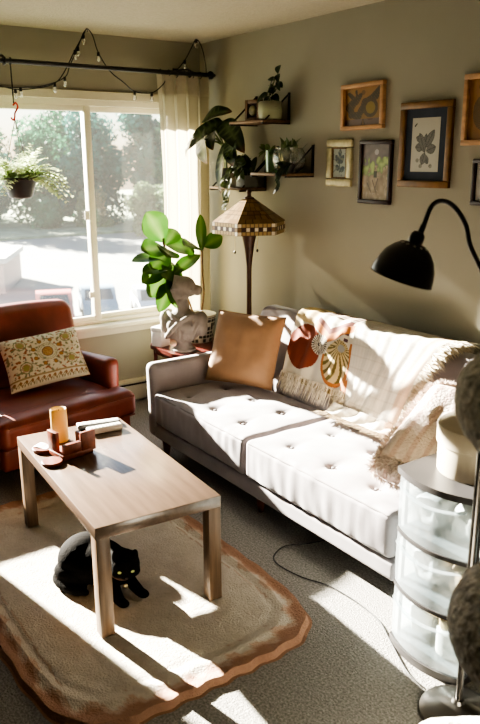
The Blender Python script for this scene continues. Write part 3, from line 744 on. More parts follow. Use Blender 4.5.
# leaf (base, tip, width, facing): kept around the two stems
FL = [((.40, -.55, 1.17), (.40, -.67, 1.365), .19, (1, -.2, .2)), ((.40, -.54, 1.15), (.47, -.36, 1.10), .18, (.6, 0, .9)), ((.40, -.53, 1.13), (.52, -.60, 1.09), .17, (.7, .2, .8)),
      ((.40, -.53, 1.12), (.43, -.73, 1.13), .17, (.6, -.1, .8)), ((.41, -.54, 1.06), (.45, -.81, 1.07), .11, (.4, -.2, .9)), ((.41, -.50, 1.04), (.53, -.62, .95), .18, (.9, -.1, .5)),
      ((.41, -.52, 1.02), (.47, -.71, .84), .16, (.9, -.3, .2)), ((.42, -.48, 1.0), (.57, -.575, .77), .18, (1, -.1, .1)), ((.42, -.50, .96), (.54, -.68, .75), .12, (.9, -.5, .1)),
      ((.40, -.54, 1.15), (.35, -.43, 1.24), .13, (.5, .1, .9)), ((.40, -.25, 1.12), (.47, -.145, 1.19), .11, (.9, -.1, .4)), ((.395, -.26, 1.08), (.40, -.27, 1.335), .075, (.8, -.5, 0)),
      ((.395, -.27, 1.07), (.53, -.56, .98), .10, (.5, .1, .9)), ((.40, -.27, 1.10), (.52, -.47, 1.15), .15, (.5, 0, .9)), ((.41, -.52, 1.0), (.51, -.77, 1.0), .12, (.5, -.2, .8)), ((.42, -.49, .97), (.56, -.52, .86), .15, (1, 0, .2)),
      ((.41, -.52, 1.10), (.50, -.70, 1.02), .14, (.7, -.2, .7)), ((.41, -.52, 1.05), (.46, -.75, .93), .13, (.8, -.3, .4))]
def figc(tt, q):
    v = abs(q) < .07 or abs((tt * 6.5 - abs(q) * 1.4) % 1 - .5) < .045
    return (.085, .14, .035) if v else mixc((.022, .07, .010), (.042, .10, .015), tt)
for b, tp, w_, up in FL:
    MB().leaf(b, tp, w_, up=up, droop=.14, fold=.12, shape='fiddle', n=26, wave=.05, paint=figc).build('leaf', M['figleaf'], t)

# ------------------------------------------------------------------ armchair
A = empty('leather_armchair', (.64, -1.50, 0), 'red-brown leather armchair with low arms under the window', 'armchair', rz=R_(9))
def B_(fnm, name, mt, **k):
    m = MB(); fnm(m); return m.build(name, mt, A, world=False, **k)
lm = M['leather']
def inw(o, p): return (0, 0, .010 * noise.noise((o.x * 5, o.y * 5, 2)))
B_(lambda m: m.rbox((.0, -.05, .21), (.72, .80, .14), .03, 6), 'seat_base', lm)
def seatfn(o, p): return (.018 * (1 - p[1] ** 2) * max(0, p[0]), 0, .018 * (1 - p[0] ** 2) * (1 - p[1] ** 2) * p[2] + .006 * noise.noise((o.x * 7, o.y * 7, 1)) * max(0, p[2]))
def seat(m):
    m.rbox((.10, -.05, .345), (.60, .70, .15), .045, (14, 14, 6), seatfn)
    m.rbox((.32, -.055, .345), (.18, .835, .15), .045, (8, 14, 6), seatfn)
B_(seat, 'seat_cushion', lm)
B_(lambda m: (m.tube(bez([(.415, -.43, .40), (.428, 0, .405), (.415, .33, .40)], 16), .005, 6), m.tube(bez([(.415, -.43, .29), (.428, 0, .287), (.415, .33, .29)], 16), .005, 6)), 'piping', lm)
def backfn(o, p):
    z = (p[2] + 1) / 2
    return (-.13 * z + .03 * max(0, p[0]) * (1 - p[1] ** 2) * (1 - p[2] ** 2), -.012 * p[1] * z, .022 * (1 - p[1] ** 2) * max(0, p[2]))
B_(lambda m: m.rbox((-.235, .005, .54), (.15, .82, .60), .055, (6, 14, 12), backfn), 'backrest', lm)
for s_ in (-1, 1):
    def arm(m):
        def af(o, p): return (0, s_ * .01 * max(0, p[2]), -.03 * max(0, p[2]) * max(0, -p[0]) * 0 + .012 * p[0] * max(0, p[2]))
        m.rbox((.0, -.05 + s_ * .387, .355), (.42, .105, .41), .045, (10, 6, 10), af)
    B_(arm, 'armrest', lm)
for sx in (-.28, .30):
    for s_ in (-1, 1): B_(lambda m: m.lathe([(.016, 0), (.022, .05), (.028, .14), (.028, .15)], (sx, s_ * .29, 0), 12), 'leg', M['walnutleg'])
# embroidered pillow on it
bl, br_, tr_, tl_ = V((.735, -1.73, .455)), V((.705, -1.225, .475)), V((.515, -1.25, .73)), V((.545, -1.70, .70))
O = (bl + br_ + tr_ + tl_) / 4; Ax = ((br_ - bl) + (tr_ - tl_)) / 4; Bx = ((tl_ - bl) + (tr_ - br_)) / 4
t = empty('embroidered_cushion', tuple(bl), 'cream cushion embroidered with brown and green flowers on the armchair', 'cushion')
def emb(u, v):
    x, y = (u - .5) * .62, (v - .5) * .46; bg = (.60, .55, .43); cx_, cy_ = x - .01, y - .03
    if v < .17:
        if .145 < v: return (.33, .25, .14)
        k = abs(((u * 9) % 1) - .5); w_ = .06 + .04 * sin(u * 9 * 2 * pi)
        q = (u * 14) % 1 - .5; w_ = v - .075
        if abs(w_ - .022 * sin(u * 28 * pi)) < .009: return (.27, .20, .10)
        if (q * .8) ** 2 + (w_ * 6 - .12) ** 2 < .035: return (.30, .15, .07)
        if (abs(q) - .3) ** 2 * 2 + (w_ * 6 + .16) ** 2 < .018: return (.20, .20, .11)
        return bg
    r_ = sqrt(cx_ ** 2 + cy_ ** 2); a = atan2(cy_, cx_)
    if r_ < .042: return (.35, .19, .075) if (r_ * 160 + sin(a * 8)) % 1 > .25 else (.47, .33, .14)
    if r_ < .047: return (.12, .09, .05)
    if .058 < r_ < .066 and (a * 9) % 1 < .7: return (.33, .35, .20)
    if .073 < r_ < .079: return (.30, .27, .17)
    rad = .118 + .012 * sin(a * 8)
    k = (a * 8 / (2 * pi)) % 1 - .5; d_ = sqrt((k * .085) ** 2 * 1.2 + (r_ - .112) ** 2)
    if d_ < .014: return (.40, .19, .06)
    if d_ < .019: return (.20, .15, .07)
    for sx in (-1, 1):
        for sy in (-1, 1):
            q = sqrt((x - sx * .185) ** 2 + (y - .03 - sy * .105) ** 2)
            if q < .024: return (.32, .29, .11)
            if q < .034: return (.33, .20, .09) if (atan2(y, x) * 20) % 1 < .8 else bg
            if .042 < q < .049: return (.22, .23, .12)
    if nz(x, y, 42, 3) > .16 and r_ > .085: return (.22, .22, .13) if nz(x, y, 22, 9) > 0 else (.33, .14, .08)
    if nz(x, y, 60, 5) > .42: return (.20, .20, .16)
    return bg
MB().pillow(O, Ax, Bx, .062, 130, emb, .05).build('cushion_cover', M['paintcloth'], t)
for s_ in (-1, 1):
        m = MB()
        for k in range(40):
            q = -1 + 2 * k / 39; p = O + Ax * q * .985 + Bx * s_ * (1 - .05 * (1 - q * q)) ; m.strand(p, p + Bx.normalized() * s_ * .006 + Ax.normalized() * ru(-.004, .004), .002)
        m.build('edge_trim', M['fringe'], t)

# ------------------------------------------------------------------ sofa
S = empty('grey_sofa', (1.92, -.55, 0), 'grey velvet tufted sofa with a single rounded arm against the wall', 'sofa')
sf = M['sofa']
MB().rbox((1.945, -.60, .165), (1.88, .79, .085), .02, (20, 8, 4)).build('base_rail', sf, S)
BUT = {0: [(1.20, -.87), (1.47, -.87), (1.73, -.87), (1.20, -.62), (1.47, -.62), (1.73, -.62)], 1: [(2.12, -.87), (2.40, -.87), (2.66, -.87), (2.12, -.62), (2.40, -.62), (2.66, -.62)]}
def cushion(i, x0, x1):
    bs = BUT[i]; cx_, cy_ = (x0 + x1) / 2, -.71
    def f(o, p):
        X, Y = o.x + cx_, o.y + cy_; dz = 0
        if p[2] > .3:
            for bx, by in bs:
                d2 = (X - bx) ** 2 + (Y - by) ** 2; dz -= .014 * exp(-d2 / .0008) + .012 * exp(-d2 / .008)
                # tuft creases towards the neighbours
                for tx, ty in ((1, 0), (-1, 0), (0, 1), (0, -1)):
                    al = (X - bx) * tx + (Y - by) * ty; pr = abs((X - bx) * ty - (Y - by) * tx)
                    if 0 < al < .11: dz -= .006 * exp(-(pr / .009) ** 2) * (1 - al / .11)
            dz += .016 * (1 - p[0] ** 4) * (1 - p[1] ** 4)
            dz += .004 * noise.noise((X * 9, Y * 9, 0))
        ff = 0
        if p[1] < -.3:   # gathered front panel
            ff = -.006 * noise.noise((X * 22, o.z * 6, 4)) - .010 * (1 - p[2] ** 2) * (1 - p[0] ** 4)
        return (0, ff, dz)
    c_ = MB().rbox((cx_, cy_, .308), (x1 - x0, .59, .192), .028, (56, 44, 8), f).build('seat_cushion', sf, S)
    for bx, by in bs: MB().ell((bx, by, .396), (.010, .010, .005), 10).build('tuft_button', M['sofa_seam'], c_)
    z = .392; y = -1.004
    MB().tube([(x0 + .025, y + .006, z), (x1 - .025, y + .006, z)], .0045, 6).build('piping', M['sofa_seam'], c_)
cushion(0, 1.03, 1.918); cushion(1, 1.926, 2.868)
# back: front plane y = -.44 + (z-.4)*.5
def backf(o, p):
    z = o.z + .54
    sh = (z - .40) * .5 if z > .40 else (z - .40) * .2
    dz = 0; dy = 0
    if p[1] < -.3:
        for bx in (1.2, 1.47, 1.73, 2.12, 2.4, 2.66):
            for bz in (.56, .70):
                d2 = (o.x + 1.955 - bx) ** 2 + (z - bz) ** 2; dy += .018 * exp(-d2 / .0014) + .008 * exp(-d2 / .008)
    return (0, sh * (.9 if p[1] > 0 else 1) + dy, dz)
MB().rbox((1.945, -.372, .54), (1.84, .135, .56), .035, (50, 6, 16), backf).build('backrest', sf, S)
def armf(o, p): return (-.012 * max(0, p[2]), 0, .012 * p[1] * -1 * max(0, p[2]) * 0)
MB().rbox((.985, -.62, .345), (.085, .77, .44), .036, (6, 16, 12), armf).build('armrest', sf, S)
for x in (1.02, 2.72):
    for y in (-.92 if x < 2 else -.72, -.32): MB().lathe([(.014, 0), (.02, .03), (.027, .09), (.03, .125)], (x, y, 0), 14).build('leg', M['walnutleg'], S)
MB().lathe([(.014, 0), (.02, .03), (.027, .09), (.03, .125)], (1.92, -.9, 0), 14).build('leg', M['walnutleg'], S)

# tan cushion
bl, br_, tr_, tl_ = V((1.085, -.665, .432)), V((1.41, -.47, .432)), V((1.425, -.345, .815)), V((1.0, -.535, .825))
O = (bl + br_ + tr_ + tl_) / 4; Ax = ((br_ - bl) + (tr_ - tl_)) / 4; Bx = ((tl_ - bl) + (tr_ - br_)) / 4
t = empty('tan_cushion', tuple(bl), 'plain tan square cushion leaning in the sofa corner by the arm', 'cushion')
MB().pillow(O, Ax * 1.02, Bx * 1.02, .075, 30, None, .045).build('cushion_cover', M['tan'], t)
m = MB(); lp = []
for a, b in (((-1, -1), (1, -1)), ((1, -1), (1, 1)), ((1, 1), (-1, 1)), ((-1, 1), (-1, -1))):
    for k in range(12):
        q = k / 12; x = a[0] + (b[0] - a[0]) * q; y = a[1] + (b[1] - a[1]) * q
        lp.append(O + Ax * 1.02 * x * (1 - .045 * (1 - y * y)) + Bx * 1.02 * y * (1 - .045 * (1 - x * x)))
m.tube(lp, .004, 6, closed=True); m.build('piping', M['tan'], t)

# throws
def prof(dist):
    """distance over the back from its rear side: returns (y,z) with an outward offset"""
    P = [(-.085, .55), (-.06, .70), (-.056, .81), (-.085, .838), (-.14, .848), (-.195, .846), (-.236, .825), (-.300, .713), (-.36, .595), (-.43, .448), (-.455, .430), (-.52, .424), (-.70, .424)]
    Ls = [0]
    for i in range(1, len(P)): Ls.append(Ls[-1] + sqrt((P[i][0] - P[i - 1][0]) ** 2 + (P[i][1] - P[i - 1][1]) ** 2))
    dist = max(0, min(Ls[-1] - 1e-6, dist))
    for i in range(1, len(P)):
        if dist <= Ls[i]:
            q = (dist - Ls[i - 1]) / (Ls[i] - Ls[i - 1]); return (P[i - 1][0] + (P[i][0] - P[i - 1][0]) * q, P[i - 1][1] + (P[i][1] - P[i - 1][1]) * q)
D0 = .46       # where the front drop begins
t = empty('patterned_throw', (1.65, -.2, .5), 'patterned throw with rust disc and striped shell motifs over the sofa back', 'throw')
def thA(u, v):
    d_ = .05 + v * (.83 - .05); y, z = prof(d_); f = max(0, (d_ - .41) / .4)
    x0 = 1.385 + .07 * f; x1 = 1.885 + .09 * f
    x = x0 + (x1 - x0) * u; o = .012 + .006 * sin(u * 17 + f * 3) * (.4 + f) + .005 * sin(u * 31 + v * 4)
    if d_ < .30: return (x, y + o * .8, z + .004)
    return (x, y - o * .8, z + o * .55)
def paA(u, v):
    d_ = .05 + v * .78; a = u * .5; b = d_ - .385   # metres from the left edge, and down the front
    W = (.60, .55, .44); rust = (.21, .045, .02); orange = (.42, .16, .05); cream = (.56, .44, .24); olive = (.15, .115, .035); br = (.12, .028, .015)
    if b > .42: return (.20, .15, .07) if (u * 120) % 1 < .4 else (.42, .36, .22)
    rs = sqrt((a - .382) ** 2 + ((b - .272) / 1.25) ** 2)
    if rs < .092:
        an = atan2((b - .20), (a - .405)); rr = sqrt((a - .405) ** 2 + (b - .20) ** 2)
        if rr < .02: return (.3, .3, .28)
        return olive if (an * 3.1 + .9 * sin(rr * 14)) % 1 < .45 else cream
    if rs < .108 and (b > .25): return orange
    rd = sqrt((a - .120) ** 2 + (b - .245) ** 2)
    dq = sqrt((a - .238) ** 2 + (b - .21) ** 2)
    if dq < .055: return (.04, .03, .03) if (atan2(b - .21, a - .238) * 4) % 1 < .5 else W
    if rd < .128: return rust
    if a < .16 and b < .11: return cream
    vb = .065 + (.10 - .6 * abs(a - .29) * .9)
    if a > .15 and a < .46 and abs(b - vb) < .022: return orange
    if a > .18 and a < .44 and b < vb - .02 and b > vb - .055: return br
    if b < 0.03 and a > .17: return br if (a * 60) % 1 < .45 else W
    if a > .45: return orange if b > .16 else W
    if abs(a - .42) < .012 and ((b * 28) % 1 < .5) and b < .17: return (.1, .05, .06)
    return W
MB().grid(thA, 150, 220, paA).build('throw_cloth', M['paintcloth'], t)
m = MB()
for i in range(150):
    u = i / 149; p = V(thA(u, 1)); m.strand(p + V((0, -.004, .004)), p + V((ru(-.012, .012), -.034 - ru(0, .012), -.062 - ru(0, .016))), .0022)
    p = V(thA(u, .955)); m.strand(p + V((0, -.006, .004)), p + V((ru(-.012, .012), -.032, -.05 - ru(0, .012))), .0018)
m.build('fringe', M['fringe'], t)
t = empty('white_throw', (2.15, -.25, .5), 'off-white woven throw with fringed edge spilling from sofa back to seat', 'throw')
def thB(u, v):
    d_ = .02 + v * (.945 - .02); y, z = prof(d_); f = max(0, (d_ - .41) / .42)
    x0 = 1.865 + .09 * f - .04 * max(0, f - .95) * 4; x1 = 2.45 - .08 * f + .04 * max(0, f - 1) * 3
    x = x0 + (x1 - x0) * u + .012 * sin(v * 11 + u * 4)
    o = .018 + .003 * sin(u * 21 + f * 2.5 + 1) * (.3 + f) + .002 * sin(u * 47 + v * 6)
    if d_ > .86: o += .016 * abs(sin(u * 13 + d_ * 30)) + .006
    if d_ < .30: return (x, y + o * .8, z + .006)
    return (x, y - o * .8, z + o * .6)
def paB(u, v):
    W = (.66, .62, .54); k = (v * 16) % 1
    c = mixc(W, (.48, .43, .35), .5 if k < .10 else 0)
    if u > .80 and u < .93: c = mixc(c, (.60, .36, .20), .55)
    return mixc(c, (.50, .45, .37), .25 * (sin(u * 160) * .5 + .5))
MB().grid(thB, 130, 150, paB).build('throw_cloth', M['paintcloth2'], t)
m = MB()
for i in range(330):
    v = .30 + .62 * i / 329; p = V(thB(1, v))
    for k in range(3): m.strand(p + V((-ru(0, .03), -.006, .006)), p + V((ru(.015, .06), ru(-.03, .005), ru(-.055, .012))), .0028)
for i in range(170):
    u = i / 169; p = V(thB(u, 1))
    for k in range(2): m.strand(p, p + V((ru(-.03, .02), -ru(.02, .075), .004 + ru(-.006, .012))), .0026)
m.build('fringe', M['fringe'], t)
# brown cushion and fluffy cushion at the right end
t = empty('fluffy_cushion', (2.6, -.7, .42), 'fluffy cream cushion with shaggy border lying at the sofa end', 'cushion')
FO = V((2.715, -.60, .575)); FA = V((-.085, .275, .095)); FB = V((.125, .06, -.03)); FN = FA.cross(FB).normalized()
FN = -FN if FN.z < 0 else FN
def pf(u, v): return mixc((.64, .54, .47), (.50, .33, .27), .6 if (v * 5) % 1 < .28 else .0)
MB().pillow(FO, FA, FB, .115, 40, pf, .03).build('cushion_cover', pmat('striped_bobble_cloth', (1, 1, 1), .95, .15, 60, .7, 90, attr=True), t)
m = MB()
for i in range(6500):
    e = rnd(); s_ = random.choice((0, 1, 2, 3)); q = ru(-1, 1)
    x, y = ((q, -1), (q, 1), (-1, q), (1, q))[s_]
    ins = ru(0, .12); x2, y2 = x * (1 - ins), y * (1 - ins)
    k = .115 * (max(0, 1 - x2 ** 4) * max(0, 1 - y2 ** 4)) ** .5
    p = FO + FA * x2 + FB * y2 + FN * k * random.choice((-1, 1, 1))
    d = (FA.normalized() * x * (abs(x) > .99) + FB.normalized() * y * (abs(y) > .99)) * .6 + V((ru(-.7, .7), ru(-.7, .7), ru(-.5, .8))) * .6
    m.strand(p, p + d.normalized() * ru(.012, .032), .0017)
m.build('shaggy_border', M['fluff'], t)

# ------------------------------------------------------------------ coffee table
CT = empty('coffee_table', (1.922, -1.699, 0), 'low rectangular walnut coffee table with square legs on the rug', 'coffee table', rz=-.0727)
TL, TW, TH = 1.02, .50, .46
MB().box((0, 0, TH - .024), (TL, TW, .048), .0025).build('tabletop', M['tablewood'], CT, world=False)
lw = pmat('walnut_veneer_upright', (.15, .095, .058), .4, .35, 9, stretch=(7, 7, .55), detail=8)
for sx in (-1, 1):
    for sy in (-1, 1):
        MB().box((sx * (TL / 2 - .027), sy * (TW / 2 - .027), (TH - .048) / 2 + .010), (.052, .052, TH - .048 - .019), .002).build('leg', lw, CT, world=False)
t = empty('pillar_candle', (1.555, -1.765, TH), 'yellow pillar candle standing on the coffee table', 'candle')
MB().lathe([(.001, 0), (.036, 0), (.038, .004), (.037, .145), (.034, .152), (.030, .150), (.026, .138), (.001, .136)], (1.555, -1.765, TH), 28).build('wax', M['candle'], t)
MB().tube([(1.555, -1.765, TH + .135), (1.557, -1.763, TH + .15)], .0015, 5).build('wick', M['wick'], t)
t = empty('wooden_holder', (1.73, -1.785, TH), 'reddish wooden block holder with upright panels in front of the candle', 'holder', rz=.15)
MB().box((0, 0, .012), (.115, .15, .024), .003).build('holder_base', M['puzzlewood'], t, world=False)
MB().box((-.035, -.062, .062), (.07, .018, .095), .003).build('panel', M['puzzlewood'], t, world=False)
MB().box((.048, .055, .058), (.018, .07, .09), .003).build('panel', M['puzzlewood'], t, world=False)
MB().box((.045, -.022, .044), (.022, .085, .045), .003).build('panel', M['puzzlewood'], t, world=False)
MB().box((-.01, .07, .045), (.11, .018, .05), .003).build('panel', M['puzzlewood'], t, world=False)
MB().lathe([(.001, 0), (.048, 0), (.05, .003), (.05, .013), (.047, .016), (.001, .016)], (1.625, -1.868, TH), 28).build('coaster', M['puzzlewood'], loc=(1.625, -1.868, TH), label='round reddish wooden coaster under the white card by the table edge', cat='coaster', group='coasters on the coffee table')
MB().lathe([(.001, 0), (.042, 0), (.044, .003), (.044, .012), (.041, .015), (.001, .015)], (1.79, -1.895, TH), 28).build('coaster', M['puzzlewood'], loc=(1.79, -1.895, TH), label='round reddish wooden coaster in front of the block holder', cat='coaster', group='coasters on the coffee table')
X = MX.Translation(V((1.62, -1.87, TH + .019))) @ MX.Rotation(.5, 4, 'Z') @ MX.Rotation(.05, 4, 'X')
MB().grid(lambda u, v: X @ V(((u - .5) * .07, (v - .5) * .045, .003 * sin(u * 5))), 6, 4).box((0, 0, -.0012), (.068, .043, .001), 0, X).build('folded_card', M['paper'], loc=(1.62, -1.87, TH + .016), label='small white card lying on a coaster', cat='card')
def remote(name, cx_, cy_, ang, L, W_, Hh, body, top, label, btn):
    o = empty(name, (cx_, cy_, TH), label, 'remote control', rz=ang, group='remote controls on the coffee table')
    MB().rbox((0, 0, Hh / 2), (L, W_, Hh), .006, 4).build('remote_body', body, o, world=False)
    MB().box((0, 0, Hh - .0005), (L * .94, W_ * .8, .003), .001).build('remote_face', top, o, world=False)
    for i in range(8):
        for j in (-1, 0, 1): MB().ell((-L * .38 + i * L * .105, j * W_ * .24, Hh + .001), (.004, .0035, .002), 6).build('button', btn, o, world=False)
remote('remote_control', 1.485, -1.545, R_(77), .205, .05, .022, M['remotedark'], M['silverplastic'], 'dark remote control with silver buttons at the far table edge', M['paper'])
remote('remote_control', 1.568, -1.553, R_(84), .165, .042, .028, M['remotewhite'], M['remotewhite'], 'white remote control lying beside the dark one', M['silverplastic'])

# ------------------------------------------------------------------ rug, cord
RC = V((1.985, -1.765, 0)); RAx, RAy = .865, .545
def rug_out(a):
    """superellipse outline with scallops"""
    n = 5.5; ca, sa = cos(a), sin(a); k = (abs(ca) ** n + abs(sa) ** n) ** (-1 / n)
    return V((RAx * ca * k, RAy * sa * k, 0))
def rugp(u, v):
    a = u * 2 * pi; o = rug_out(a); sc = 1 + .006 * sin(a * 34) * v; s_ = v
    p = RC + o * s_ * sc; dd = (1 - v) * .62
    z = .016 + .004 * sin(v * 60) * (1 if v > .8 else 0) + .004 * (1 if v > .86 else 0)
    if v > .985: z = .001
    return (p.x, p.y, z + .002 * noise.noise((p.x * 20, p.y * 20, 0)))
def rugc(u, v):
    a = u * 2 * pi; p = rug_out(a) * v; dd = min(RAx - abs(p.x), RAy - abs(p.y))
    dd = min(dd, (1 - v) * .7 + .0)
    n_ = noise.noise((p.x * 14, p.y * 14, 2)) * .5 + noise.noise((p.x * 40, p.y * 40, 2)) * .3
    c = mixc((.61, .56, .48), (.53, .47, .39), n_ + .5)
    edge = .055 + .016 * sin(a * 34) + .02 * n_
    if dd < edge: c = mixc((.36, .20, .135), (.42, .25, .17), n_ + .5)
    elif dd < edge + .02: c = (.50, .36, .27)
    elif .11 < dd < .118 + .01 * n_: c = (.46, .35, .27)
    return c
MB().grid(rugp, 420, 70, rugc).build('area_rug', M['rug'], loc=(RC.x, RC.y, 0), label='cream wool rug with a brownish pink wavy border under the coffee table', cat='rug')
MB().tube(bez([(2.36, -.72, .006), (2.302, -.932, .006), (2.262, -1.02, .006), (2.30, -1.114, .006), (2.37, -1.143, .006), (2.496, -1.125, .006), (2.60, -1.08, .006), (2.674, -1.066, .006), (2.786, -1.063, .006), (2.9, -1.08, .006), (2.992, -1.125, .006), (3.15, -1.205, .006), (3.23, -1.22, .006)], 90), .0026, 6).build('power_cord', M['cord'], loc=(2.5, -1.1, 0), label='thin black power cord curving over the carpet in front of the sofa', cat='cord')

# ------------------------------------------------------------------ cat
CO = V((2.06, -1.885, .016)); ca_ = R_(24)
CO = V((2.045, -1.835, .021)); ca_ = R_(27)
t = empty('black_cat', tuple(CO), 'black cat lying on the rug under the coffee table with its head up', 'cat', rz=ca_)
m = MB()
# local: +x towards the head
m.ell((-.01, -.0, .088), (.155, .115, .086), 28); m.ell((-.06, .0, .098), (.10, .118, .088), 24); m.ell((.09, .005, .085), (.085, .085, .078), 24)
m.ell((-.06, -.085, .055), (.085, .045, .052), 18); m.ell((-.06, .085, .05), (.08, .04, .05), 18)
m.tube([(.11, .0, .11), (.155, -.012, .135), (.19, -.025, .15)], [.06, .05, .044], 16)
hd = V((.175, -.035, .140)); HR = MX.Rotation(R_(-50), 3, 'Z') @ MX.Rotation(R_(14), 3, 'Y')
def hp_(x, y, z): return tuple(hd + HR @ V((x * 1.16, y * 1.16, z * 1.16)))
m.ell(hp_(0, 0, 0), (.057, .058, .051), 24, rot=HR); m.ell(hp_(.030, 0, -.012), (.030, .034, .025), 18, rot=HR); m.ell(hp_(.018, .026, -.014), (.030, .028, .025), 14, rot=HR); m.ell(hp_(.018, -.026, -.014), (.030, .028, .025), 14, rot=HR)
m.ell(hp_(.050, 0, -.014), (.010, .014, .011), 12, rot=HR)
for s_ in (-1, 1):
    m.tube([hp_(-.004, s_ * .028, .028), hp_(-.002, s_ * .034, .044), hp_(.0, s_ * .038, .060)], [.022, .014, .004], 10)
for s_, ex in ((-1, .0), (1, .03)):   # front legs stretched ahead
    b = hd + V((0, 0, 0))
    e = [(.12, .045 * s_ - .015, .05), (.165, .050 * s_ - .04, .032), (.20 + ex, .045 * s_ - .065, .022)]
    m.tube(bez(e, 10), [.032] * 3 + [.026] * 3 + [.021] * 8, 12) if False else m.tube(e, [.034, .025, .021], 14)
    m.ell((e[2][0] + .012, e[2][1], .019), (.030, .022, .018), 14)
m.ell((-.02, -.10, .022), (.05, .025, .02), 12)
m.tube(bez([(-.15, -.04, .03), (-.12, -.10, .022), (-.04, -.125, .018), (.05, -.115, .017)], 18), [.022] * 15 + [.018, .016, .014, .01][:4], 10)
body = remesh(m.build('cat_body', M['catfur'], t, world=False), .0058, 5)
for s_ in (-1, 1):
    MB().ell(hp_(.043, s_ * .021, .004), (.005, .0085, .0058), 12, rot=HR).build('eye', M['cateye'], t, world=False)
MB().ell(hp_(.060, 0, -.009), (.004, .006, .004), 10, rot=HR).build('nose', pmat('cat_nose', (.05, .035, .035), .4), t, world=False)
Cc = V((.145, -.02, .112)); ax = V((.3, -.12, .35)).normalized(); u_ = ax.cross(V((0, 0, 1))).normalized(); v_ = ax.cross(u_)
MB().tube([Cc + (u_ * cos(a) + v_ * sin(a)) * .054 for a in [k * pi / 16 for k in range(32)]], .005, 6, closed=True).build('collar', pmat('collar_band', (.10, .05, .03), .6), t, world=False)
MB().ell(hp_(.040, -.004, -.062), (.007, .010, .010), 10, rot=HR).build('collar_tag', pmat('collar_tag_metal', (.6, .55, .35), .3, metal=.8), t, world=False)

# ------------------------------------------------------------------ drawer tower, hat box
TX0, TX1, TY0, TY1, TZ = 2.995, 3.31, -1.115, -.73, .68
t = empty('drawer_tower', ((TX0 + TX1) / 2, -.92, 0), 'three-drawer plastic storage tower with frosted bowed drawers and charcoal frame', 'drawer unit')
def bow(x, extra=0): q = (x - TX0) / (TX1 - TX0) * 2 - 1; return TY0 - .045 * (1 - q * q) - extra
def slab(z0, z1, extra=.0, inset=0):
    xs = [TX0 - extra * .5 + (TX1 - TX0 + extra) * i / 18 for i in range(19)]
    poly = [(x, bow(min(max(x, TX0), TX1), extra)) for x in xs] + [(TX1 + extra * .5, TY1), (TX0 - extra * .5, TY1)]
    return MB().prism(poly, z0, z1)
slab(TZ - .022, TZ, .008).build('top_panel', M['plasticframe'], t)
slab(0.0, .028, .004).build('base_panel', M['plasticframe'], t)
for z in (.238, .448): slab(z - .007, z + .007, .0).build('divider', M['plasticframe'], t)
for x in (TX0 + .006, TX1 - .006):
    for y in (TY1, TY0 + .02): MB().b2((x - .006, y, .02), (x + .006, y + .016, TZ - .01)).build('side_post', M['plasticframe'], t)
for i, z0 in enumerate((.030, .247, .457)):
    z1 = z0 + (.196 if i < 2 else .198)
    def ff(u, v):
        x = TX0 + .004 + (TX1 - TX0 - .008) * u; y = bow(x) + .004
        return (x, y - .004 * sin(v * pi), z0 + (z1 - z0) * v)
    d_ = MB().grid(ff, 24, 8).build('drawer', M['drawerplastic'], t)
    m = MB()
    m.add([(TX0 + .012, TY0 + .005, z0), (TX0 + .012, TY1 - .01, z0), (TX0 + .012, TY1 - .01, z1 - .03), (TX0 + .012, TY0 + .005, z1 - .03)], [(0, 1, 2, 3)])
    m.add([(TX1 - .012, TY0 + .005, z0), (TX1 - .012, TY1 - .01, z0), (TX1 - .012, TY1 - .01, z1 - .03), (TX1 - .012, TY0 + .005, z1 - .03)], [(0, 1, 2, 3)])
    m.add([(TX0 + .012, TY0, z0 + .004), (TX1 - .012, TY0, z0 + .004), (TX1 - .012, TY1 - .01, z0 + .004), (TX0 + .012, TY1 - .01, z0 + .004)], [(0, 1, 2, 3)])
    m.build('drawer_tray', M['drawerplastic'], d_, smooth=False)
    def lip(u, v):
        x = TX0 + .02 + (TX1 - TX0 - .04) * u; y = bow(x) - .004 - .012 * sin(v * pi); dz = -.035 - .02 * (1 - (2 * u - 1) ** 2)
        return (x, y, z1 + dz + .012 * v)
    MB().grid(lip, 20, 5).build('drawer_handle', M['drawerplastic'], d_)
def lump(name, c, r_, mt, label, cat):
    m = MB(); m.rbox((0, 0, r_[2]), (2 * r_[0], 2 * r_[1], 2 * r_[2]), min(r_) * .6, 6, lambda o, p: V([.18 * min(r_) * noise.noise((o.x * 25 + c[0] * 9, o.y * 25, o.z * 25 + k_)) for k_ in (0, 5, 9)]))
    return m.build(name, mt, loc=c) if False else tag(m.build_at(name, mt, c), label, cat)
def build_at(s, name, mt, c):
    o = s.build(name, mt); o.location = c; return o
MB.build_at = build_at
lump('folded_cloth', (3.08, -1.02, .477), (.055, .06, .05), M['cloth1'], 'pale folded cloth in the top drawer of the storage tower', 'cloth')
lump('plastic_pouch', (3.22, -.98, .470), (.06, .07, .06), M['remotewhite'], 'white crumpled pouch in the top drawer of the storage tower', 'pouch')
lump('folded_cloth', (3.09, -1.02, .267), (.06, .06, .055), M['cloth1'], 'pale folded cloth in the middle drawer of the storage tower', 'cloth')
lump('brown_bundle', (3.23, -1.0, .260), (.05, .06, .06), M['cloth2'], 'brown bundle in the middle drawer of the storage tower', 'bundle')
lump('folded_cloth', (3.07, -1.02, .048), (.045, .05, .06), M['cloth1'], 'pale folded cloth in the bottom drawer of the storage tower', 'cloth')
t = empty('storage_jar', (3.20, -1.04, .036), 'round white jar with cream lid in the bottom drawer', 'jar')
MB().lathe([(.045, 0), (.05, .005), (.05, .09), (.04, .1), (.001, .1)], (3.20, -1.04, .036), 20).build('jar_body', M['remotewhite'], t)
MB().lathe([(.043, .1), (.043, .13), (.001, .132)], (3.20, -1.04, .036), 20).build('jar_lid', M['candle'], t)
HBX, HBY = 3.17, -.935
